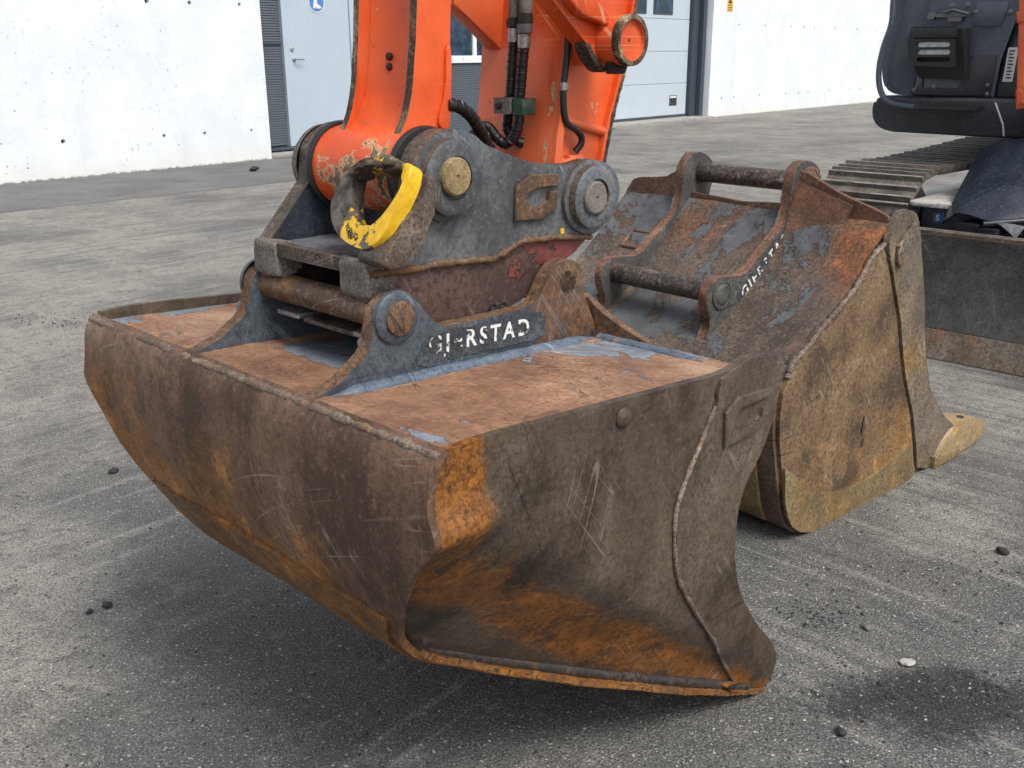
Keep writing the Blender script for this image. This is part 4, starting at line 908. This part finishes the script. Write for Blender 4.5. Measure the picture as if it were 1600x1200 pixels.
finish(prism([(.866, 1.012), (.858, 1.19), (.79, 1.44), (.69, 1.76), (.52, 1.76), (.62, 1.012)], 3.235, 5.4, 'x', .006, 2), 'dark_cheek', M['bodyblack'], ex, hs_o, smooth=45)
finish(tube(dens([(3.17, 1.352, 1.70), (3.17, 1.352, 1.433), (3.17, 1.350, 1.33), (3.17, 1.374, 1.235), (3.17, 1.386, 1.15), (3.17, 1.380, 1.07), (3.165, 1.352, 1.01), (3.155, 1.30, .978), (3.15, 1.22, .966), (3.15, 1.16, .963)], 6), .0135, 12), 'handrail', M['body'], ex, hs_o, smooth=60)
# serrated step
b = box(3.13, 3.19, .90, 1.185, .958, .975, .003)
for k in range(9): box(3.13, 3.142, .905 + k * .031, .922 + k * .031, .9755, .992, .002, 1, b)
finish(b, 'step', M['cast'], ex, hs_o, smooth=40)
# lamp housing
b = bmesh.new()
F0 = [(1.228, 1.300), (1.022, 1.298), (1.006, 1.148), (1.212, 1.152)]
lampb = prism([(1.225, 1.305), (1.0, 1.303), (.985, 1.084), (1.195, 1.088), (1.21, 1.15)], 3.13, 3.214, 'x', .006, 2)
for v in lampb.verts:                        # underside slopes back to the panel
    if v.co.x < 3.16 and v.co.z < 1.11: v.co.x = 3.19
lh = finish(lampb, 'lamp_housing', M['cast'], ex, hs_o, smooth=40)
def frame_with_slots():
    V = [Vector(p) for p in [(1.235, 1.262), (1.022, 1.258), (1.004, 1.140), (1.216, 1.145)]]; E_ = [(i, (i + 1) % 4) for i in range(4)]
    for (ya, yb, z) in ((1.192, 1.04, 1.236), (1.186, 1.035, 1.204), (1.182, 1.03, 1.172)):
        b0 = len(V); r = .0105; P = [(ya - r + r * math.cos(a), z + r * math.sin(a)) for a in [math.pi / 2 - math.pi * k / 6 for k in range(7)]] + [(yb + r + r * math.cos(a), z + r * math.sin(a)) for a in [-math.pi / 2 - math.pi * k / 6 for k in range(7)]]
        V += [Vector(p) for p in P]; E_ += [(b0 + k, b0 + (k + 1) % len(P)) for k in range(len(P))]
    vo, eo, fo, *_ = delaunay_2d_cdt(V, E_, [], 1, 1e-5)
    def in_slot(f):
        c = sum((vo[i] for i in f), Vector((0, 0))) / 3
        return any(yb < c.x < ya and abs(c.y - z) < .0104 for ya, yb, z in ((1.192, 1.04, 1.236), (1.186, 1.035, 1.204), (1.182, 1.03, 1.172)))
    fo = [f for f in fo if not in_slot(f)]
    b = bmesh.new(); T = [b.verts.new((3.098, v.x, v.y)) for v in vo]; U = [b.verts.new((3.108, v.x, v.y)) for v in vo]; cnt = {}
    for f in fo:
        b.faces.new([T[i] for i in f]); b.faces.new([U[i] for i in reversed(f)])
        for a, c in zip(f, list(f[1:]) + [f[0]]): cnt[(a, c)] = 1
    for (a, c) in list(cnt):
        if (c, a) not in cnt: b.faces.new((T[c], T[a], U[a], U[c]))
    return b
finish(frame_with_slots(), 'lamp_grille', M['cast'], ex, lh)
finish(box(3.109, 3.129, 1.03, 1.19, 1.19, 1.25, .006, 3), 'lamp_glass', M['lens'], ex, lh, smooth=45)
b = bmesh.new()
for k in range(6): box(3.10, 3.13, 1.035 + k * .033, 1.053 + k * .033, 1.306, 1.313, .001, 1, b)
finish(b, 'lamp_hood_teeth', M['cast'], ex, lh)
finish(prism([(1.232, 1.265), (1.226, 1.304), (1.018, 1.302), (1.021, 1.262)], 3.096, 3.129, 'x', .003), 'lamp_hood', M['cast'], ex, lh, smooth=40)
# latch, bolts, panel seams, label
b = box(3.195, 3.213, 1.02, 1.165, 1.352, 1.366, .003); box(3.19, 3.212, 1.165, 1.195, 1.345, 1.375, .004, 2, b); box(3.188, 3.212, 1.04, 1.10, 1.332, 1.350, .004, 2, b); tube([(3.19, 1.12, 1.372), (3.185, 1.08, 1.382), (3.19, 1.01, 1.362)], .006, 8, b)
finish(b, 'latch', M['bolt'], ex, hs_o, smooth=40)
for y, z in ((1.224, 1.036), (.896, 1.064), (.893, 1.026), (.845, 1.365), (1.131, 1.05), (1.10, 1.40), (1.03, 1.40), (.99, 1.37)):
    finish(lathe([(.013, 0), (.013, -.002), (.008, -.003), (.008, -.009), (.006, -.010), (0, -.010)], (3.215, y, z), 'x', 16), 'bolt', M['bolt'], ex, hs_o, smooth=30)
ins = finish(prism([(1.0, 1.312), (.988, 1.412), (.852, 1.406), (.876, 1.309)], 3.207, 3.214, 'x', .003), 'access_cover', M['body'], ex, hs_o, smooth=40)
finish(box(3.2035, 3.2068, .90, .965, 1.302, 1.307, .0005), 'cover_slot', M['hole'], ex, ins)
finish(prism([(1.19, 1.10), (1.19, 1.045), (1.03, 1.045), (1.01, 1.075), (1.0, 1.19), (.875, 1.19), (.878, 1.018), (1.225, 1.018)], 3.2095, 3.2145, 'x', .002), 'lower_cover', M['bodyblack'], ex, hs_o, smooth=40)
lbx = finish(prism([(.838, 1.221), (.797, 1.221), (.803, 1.079), (.844, 1.078)], 3.2315, 3.2345, 'x', 0), 'sticker', M['sticker'], ex, hs_o)
for k in range(9):
    z = 1.092 + k * .014; finish(box(3.2305, 3.2313, .808 + .006 * (k % 2), .832, z, z + .006, 0), 'printed_line', M['print'], ex, lbx)
# slew-boom cylinder at the right edge of the picture
finish(tube([(3.02, .668, .98), (3.02, .683, 1.06)], .030, 20), 'boom_cylinder_eye', M['orange'], ex, smooth=40)
bc = finish(tube([(3.0, .660, 1.00), (3.0, .700, 1.35), (3.0, .76, 1.8)], .034, 24), 'boom_cylinder', M['orange'], ex, smooth=40)
finish(tube([(3.0, .697, 1.32), (3.0, .706, 1.365)], .040, 24), 'cylinder_band', M['orange'], ex, bc, smooth=40)
finish(box(3.05, 3.6, .30, .60, .60, 1.30, .03, 3), 'swing_bracket', M['bodyblack'], ex, smooth=40)

# ================================================================== DIGGING BUCKET (frame B: near side plate at y = 0)
WB = .92
db = Thing('digging_bucket', 'narrower rusty digging bucket with teeth, standing on the ground behind the grading bucket', 'bucket', 'B', (.25, .46, 0))
seam = [(-.159, .459), (-.14, .493), (-.075, .529), (-.033, .556), (.042, .596), (.118, .646), (.172, .705), (.231, .736), (.254, .776), (.276, .805), (.313, .816), (.356, .805), (.384, .774), (.415, .697), (.464, .564), (.509, .424), (.545, .33), (.571, .274), (.636, .206), (.715, .141), (.804, .087)]
back = [(.79, .045), (.70, .012), (.57, .006), (.40, .004), (.20, .004), (.06, .004), (.0, .010), (-.05, .028), (-.09, .055), (-.114, .09), (-.133, .14), (-.153, .222), (-.175, .303), (-.183, .365), (-.178, .43)]
groove = [(.234, .721), (.286, .633), (.342, .521), (.409, .358), (.484, .208), (.555, .025)]
gr = cat_closed(groove, 4, False)
sm_ = cat_closed(seam, 3, False); bk = cat_closed(back, 3, False)
lft = lambda p, d: [(x + d, z) for x, z in p]
wav = lambda x, z: fbm(x, 1, z, .004, 4)
# main plate: behind the groove; strip: in front of it; a thin inner plate closes the gap
i0 = next(i for i, p in enumerate(sm_) if p[0] > .222)
main = sm_[:i0] + lft(gr, -.004) + [p for p in bk if p[0] < .53]
strip = lft(gr, .004) + [p for p in bk if p[0] > .57][::-1] if False else None
finish(sheet(main, lambda x, z: wav(x, z), .026, .014), 'side_plate', M['side_b'], db, smooth=35)
strip = [(gr[0][0] + .006, gr[0][1] + .004)] + sm_[i0 + 1:] + [p for p in bk if p[0] > .575] + lft(gr, .005)[::-1][:-1]
finish(sheet(strip, lambda x, z: wav(x, z) - .006, .026, .020), 'side_cutter', M['strip_b'], db, smooth=35)
finish(sheet(cat_closed(seam, 1, False) + back, lambda x, z: .0165, .06, .008), 'inner_plate', M['rod'], db)
finish(sheet(cat_closed(seam, 2, False) + back, lambda x, z: WB - .018, .06, .018), 'side_plate', M['side_b'], db, smooth=35)
bp = [(x, .004 + wav(x, z) * .5, z + .003 * mnoise.noise(Vector((x * 60, z * 60, 0)))) for x, z in dens(seam[:8], 18)]
finish(tube(bp, .0075, 8, jit=.55), 'weld_bead', M['bead'], db, smooth=60)
# corner wear plate
wear = cat_closed([(-.150, .225), (-.089, .184), (-.027, .137), (.062, .096), (.152, .077), (.271, .076), (.371, .093), (.486, .118)], 3, False) + [(.545, .022), (.53, .0)] + [(.40, -.006), (.20, -.006), (.06, -.005), (-.005, .002), (-.056, .020), (-.098, .050), (-.124, .088), (-.142, .14)]
finish(sheet(wear, lambda x, z: wav(x, z) - .008, .026, .0075), 'corner_wear_plate', M['wear_b'], db, smooth=35)
for x, z, h_ in ((.215, .238, .036), (.222, .19, .018)):
    finish(prism(cat_closed([(x, z + h_), (x + .006, z + h_ * .5), (x + .003, z - h_ * .3), (x - .005, z - h_ * .4), (x - .003, z + h_ * .3)], 2), -.0035, -.002, 'y', 0), 'scar', M['hole'], db)
# shell: flat sloping back, rounded heel, floor
shp = cat_closed([(.262, .775), (.20, .728), (.118, .652), (.042, .590), (-.04, .535), (-.115, .492), (-.155, .455), (-.176, .41), (-.181, .36), (-.173, .30), (-.152, .222), (-.13, .14), (-.11, .085), (-.07, .038), (0, .012), (.06, .006), (.3, .004), (.72, .012)], 4, False)
def bsh(u, v):
    i = u * (len(shp) - 1); k = min(int(i), len(shp) - 2); t = i - k
    x = shp[k][0] * (1 - t) + shp[k + 1][0] * t; z = shp[k][1] * (1 - t) + shp[k + 1][1] * t; y = .012 + (WB - .024) * v
    sag = .020 * min(1, v / .12, (1 - v) / .12) * max(0, min(1, (z - .42) / .08, (.76 - z) / .05))
    d = fbm(x, y, z, .004, 4)
    return (x + sag * .55 + d * .5, y, z - sag * .8 + d)
finish(grid(bsh, 66, 46, .014), 'shell', M['shell_b'], db, smooth=40)
finish(grid(lambda u, v: Vector(bsh(.52 + .22 * u, .06 + .9 * v)) + Vector((-.010, 0, -.004)), 14, 30, .012), 'heel_wear_plate', M['wear_b'], db, smooth=40)
# ears
EB = [(-.156, .440), (-.098, .518), (-.112, .557), (-.122, .608), (-.105, .633), (-.085, .646), (-.05, .647), (.016, .642), (.039, .645), (.079, .669), (.201, .754), (.223, .814), (.223, .852), (.232, .894), (.259, .917), (.299, .921), (.341, .903), (.367, .875), (.368, .845), (.34, .76), (.29, .70)]
eb = cat_closed(EB, 4, False) + [(.10, .565), (-.02, .475), (-.12, .42)]
for y0, y1 in ((.285, .315), (.66, .69)):
    ear = finish(prism(eb, y0, y1, 'y', .006, 2, wob=.0015), 'ear', [M['ear_b'], M['rib_b']], db, smooth=45)
    for p in ear.data.polygons:
        if abs(p.normal.y) < .6: p.material_index = 1
    s_ = -1 if y0 < .4 else 1; yo = y0 if s_ < 0 else y1
    for x, z, r in ((.308, .861, .046), (-.06, .603, .042)):
        finish(lathe([(r, yo - s_ * .003), (r - .002, yo + s_ * .005), (r - .010, yo + s_ * .007), (r - .012, yo + s_ * .005), (r - .016, yo + s_ * .009), (r * .4, yo + s_ * .011), (0, yo + s_ * .011)], (x, 0, z), 'y', 36), 'pin_end', M['rib_b'] if z > .7 else M['ear_b'], db, ear, smooth=40)
    fp = [(x, yo + s_ * .005, z) for x, z in dens([(-.14, .440), (-.041, .496), (.086, .592), (.185, .680)], 12)]
    finish(tube(fp, .013, 8, jit=.12), 'fillet_weld', M['ear_b'], db, smooth=60)
    fp = [(x, (y1 if s_ < 0 else y0) - s_ * .005, z) for x, z in dens([(-.14, .440), (-.041, .496), (.086, .592), (.185, .680)], 12)]
    finish(tube(fp, .013, 8, jit=.12), 'fillet_weld', M['ear_b'], db, smooth=60)
    if s_ < 0:
        dcb = finish(prism([(.005, .588), (.030, .562), (.150, .640), (.262, .738), (.245, .768), (.13, .688)], .2842, .2836, 'y', 0), 'decal', M['decal'], db)
        text_mesh('GJERSTAD', .043, (.036, .2834, .576), (.8, 0, .58), (-.58, 0, .8), 'lettering', M['letters'], db, dcb, .0002, 1.28)
finish(disc(.308, .861, .0285, .29, .685, 'y', 40, .003), 'pin', M['darkpin'], db, smooth=40)
finish(disc(-.06, .603, .0285, .29, .685, 'y', 40, .003), 'pin', M['darkpin'], db, smooth=40)
# cross rib at the top, rising to the lugs
rb = cat_closed([(.016, .800), (.055, .815), (.149, .843), (.209, .868), (.270, .895)], 5, False) + [(.30, .90), (.316, .80), (.48, .795), (.66, .80), (.675, .90)] + cat_closed([(.70, .885), (.74, .850), (.80, .838), (.87, .832), (.905, .815)], 4, False) + [(.905, .70), (.016, .70)]
finish(prism(rb, .262, .278, 'x', .004, 2, wob=.001), 'cross_rib', M['rib_b'], db, smooth=45)
def gus(u, v):                                 # curved gusset between rib and near ear
    y = .285 - .17 * u * (1 - .25 * v); z = .87 - .05 * u - v * (.20 - .06 * u); x = .262 - .065 * v * (1 - u * .6) - .004
    return (x, y, z)
finish(grid(gus, 14, 14, .012), 'gusset', M['rib_b'], db, smooth=50)
# raised frame of a missing plate on the left of the slope
def slope_pt(x, y, h=0):
    z = .590 + (x - .042) * .80; return Vector((x - .6 * h, y, z - .008 + .8 * h))
fr = [slope_pt(.115, .80, .004), slope_pt(.165, .80, .004), slope_pt(.165, .70, .004), slope_pt(.115, .70, .004)]
b = bmesh.new()
for a, c in zip(fr, fr[1:] + fr[:1]): tube([a, c], .006, 6, b)
finish(b, 'plate_frame', M['rib_b'], db, smooth=40)
# emblem plate on the near side cutter
finish(prism([(.275, .728), (.352, .790), (.366, .782), (.366, .712), (.292, .668), (.278, .690)], -.016, -.0065, 'y', .002), 'emblem', M['strip_b'], db, smooth=45)
# lip and teeth
finish(box(.60, .80, .02, WB - .02, .010, .040, .008, 2), 'lip', M['wear_b'], db, smooth=45)
TP = cat_closed([(.66, .020), (.70, -.001), (.82, .002), (.92, .008), (.985, .022), (1.008, .045), (.992, .068), (.93, .088), (.86, .104), (.78, .108), (.70, .085)], 4)
for k, y in enumerate((-.012, .28, .54, .79)):
    b = prism(TP, y, y + .085, 'y', .022, 4)
    for v in b.verts:
        t = max(0, (v.co.x - .75) / .27); v.co.y = (v.co.y - y - .0425) * (1 - .12 * t) + y + .0425
    th = finish(b, 'tooth', M['tooth'], db, smooth=60)
    finish(lathe([(.011, 0), (.011, .003), (.006, .001), (0, .001)], (.86, y + .030, .1045), 'z', 16), 'pin_hole', M['hole'], db, th)
    finish(prism([(.64, .0), (.80, .001), (.80, .03), (.64, .04)], y - .012, y + .10, 'y', .006), 'adapter', M['wear_b'], db, th, smooth=45)

# ================================================================== LOOSE GRIT (uncountable) and a few single stones
def stones(name, n, place_fn, size, mat, label):
    V, F = [], []
    base = [(1, 0, 0), (-1, 0, 0), (0, 1, 0), (0, -1, 0), (0, 0, 1), (0, 0, -1)]
    tri = [(0, 2, 4), (2, 1, 4), (1, 3, 4), (3, 0, 4), (2, 0, 5), (1, 2, 5), (3, 1, 5), (0, 3, 5)]
    for _ in range(n):
        p = place_fn()
        if p is None: continue
        r = size[0] + (size[1] - size[0]) * random.random() ** 3; a = random.random() * 6.28; b0 = len(V); e = [random.uniform(.55, 1.2) for _ in range(6)]; h = random.uniform(.4, .8)
        c, s_ = math.cos(a), math.sin(a); k1 = random.uniform(.7, 1.5)
        for q, f in zip(base, e):
            x, y, z = q[0] * f * r * k1 + random.uniform(-.2, .2) * r, q[1] * f * r, q[2] * f * r * h
            V.append((p[0] + x * c - y * s_, p[1] + x * s_ + y * c, max(0, z + r * h * .5)))
        F += [tuple(b0 + i for i in t) for t in tri]
    me = bpy.data.meshes.new(name); me.from_pydata(V, [], F); me.materials.append(mat)
    o = bpy.data.objects.new(name, me); COL.objects.link(o); tag(o, label, None, kind='stuff'); return o
def in_view():
    y = 1.25 + 5.5 * random.random() ** 2.2; x = (random.random() * 2 - 1) * (.62 * y + .1); return (x, y)
def cluster(cs):
    def f():
        c = random.choice(cs); return (c[0] + random.gauss(0, c[2]), c[1] + random.gauss(0, c[3]))
    return f
stones('loose_grit', 14000, in_view, (.0009, .0048), M['stone'], 'grey grit scattered over the asphalt')
stones('pale_grit', 4200, in_view, (.0008, .0042), M['stonelight'], 'pale stone chips scattered over the asphalt')
stones('dark_crumbs', 4200, in_view, (.0009, .0048), M['stonedark'], 'dark asphalt crumbs scattered over the yard')
stones('crumb_heaps', 1300, cluster([(-2.35, 4.70, .13, .05), (-2.12, 4.56, .09, .04), (-1.95, 4.75, .15, .05), (.78, 1.66, .12, .04), (.90, 1.68, .10, .03), (.70, 1.95, .05, .03), (1.0, 2.1, .16, .08)]), (.001, .006), M['stonedark'], 'heaps of dark crumbs swept together on the asphalt')
def rock(name, loc, r, mat, label, flat=.6, seed=0):
    b = bmesh.new(); bmesh.ops.create_icosphere(b, subdivisions=3, radius=r)
    for v in b.verts:
        n = 1 + .45 * mnoise.noise(v.co / r * 1.1 + Vector((seed, 0, 0))) + .12 * mnoise.noise(v.co / r * 4 + Vector((seed, 3, 0))); v.co *= n; v.co.z *= flat; v.co.x *= 1.3
    zmin = min(v.co.z for v in b.verts)
    for v in b.verts: v.co.z -= zmin + r * .05
    o = finish(b, name, mat, smooth=60); o.location = (*loc, 0); o.rotation_euler = (0, 0, seed * 1.7); tag(o, label, 'stone'); return o
rock('stone', (.815, 1.765), .013, M['stonelight'], 'pale flat stone lying above the wet spill at lower right', .45, 2)
rock('stone', (.775, 1.90), .009, M['stone'], 'grey stone among the crumbs between spill and digging bucket', .7, 3)
rock('stone', (1.235, 2.24), .012, M['stonedark'], 'dark stone near the right edge below the dozer blade', .7, 7)
rock('stone', (-.935, 2.01), .010, M['stonedark'], 'larger dark stone on the asphalt at lower left', .7, 9)
rock('stone', (-.965, 1.985), .007, M['stonedark'], 'smaller dark stone left of the larger dark one', .7, 12)
rock('stone', (.606, 1.545), .009, M['stonedark'], 'dark stone between the bucket tip and the wet spill', .7, 14)
rock('stone', (-1.215, 2.79), .011, M['stonedark'], 'dark stone just left of the grading bucket', .7, 17)
rock('stone', (-2.84, 11.18), .045, M['stonedark'], 'black lump on the asphalt strip left of the door', .6, 21)
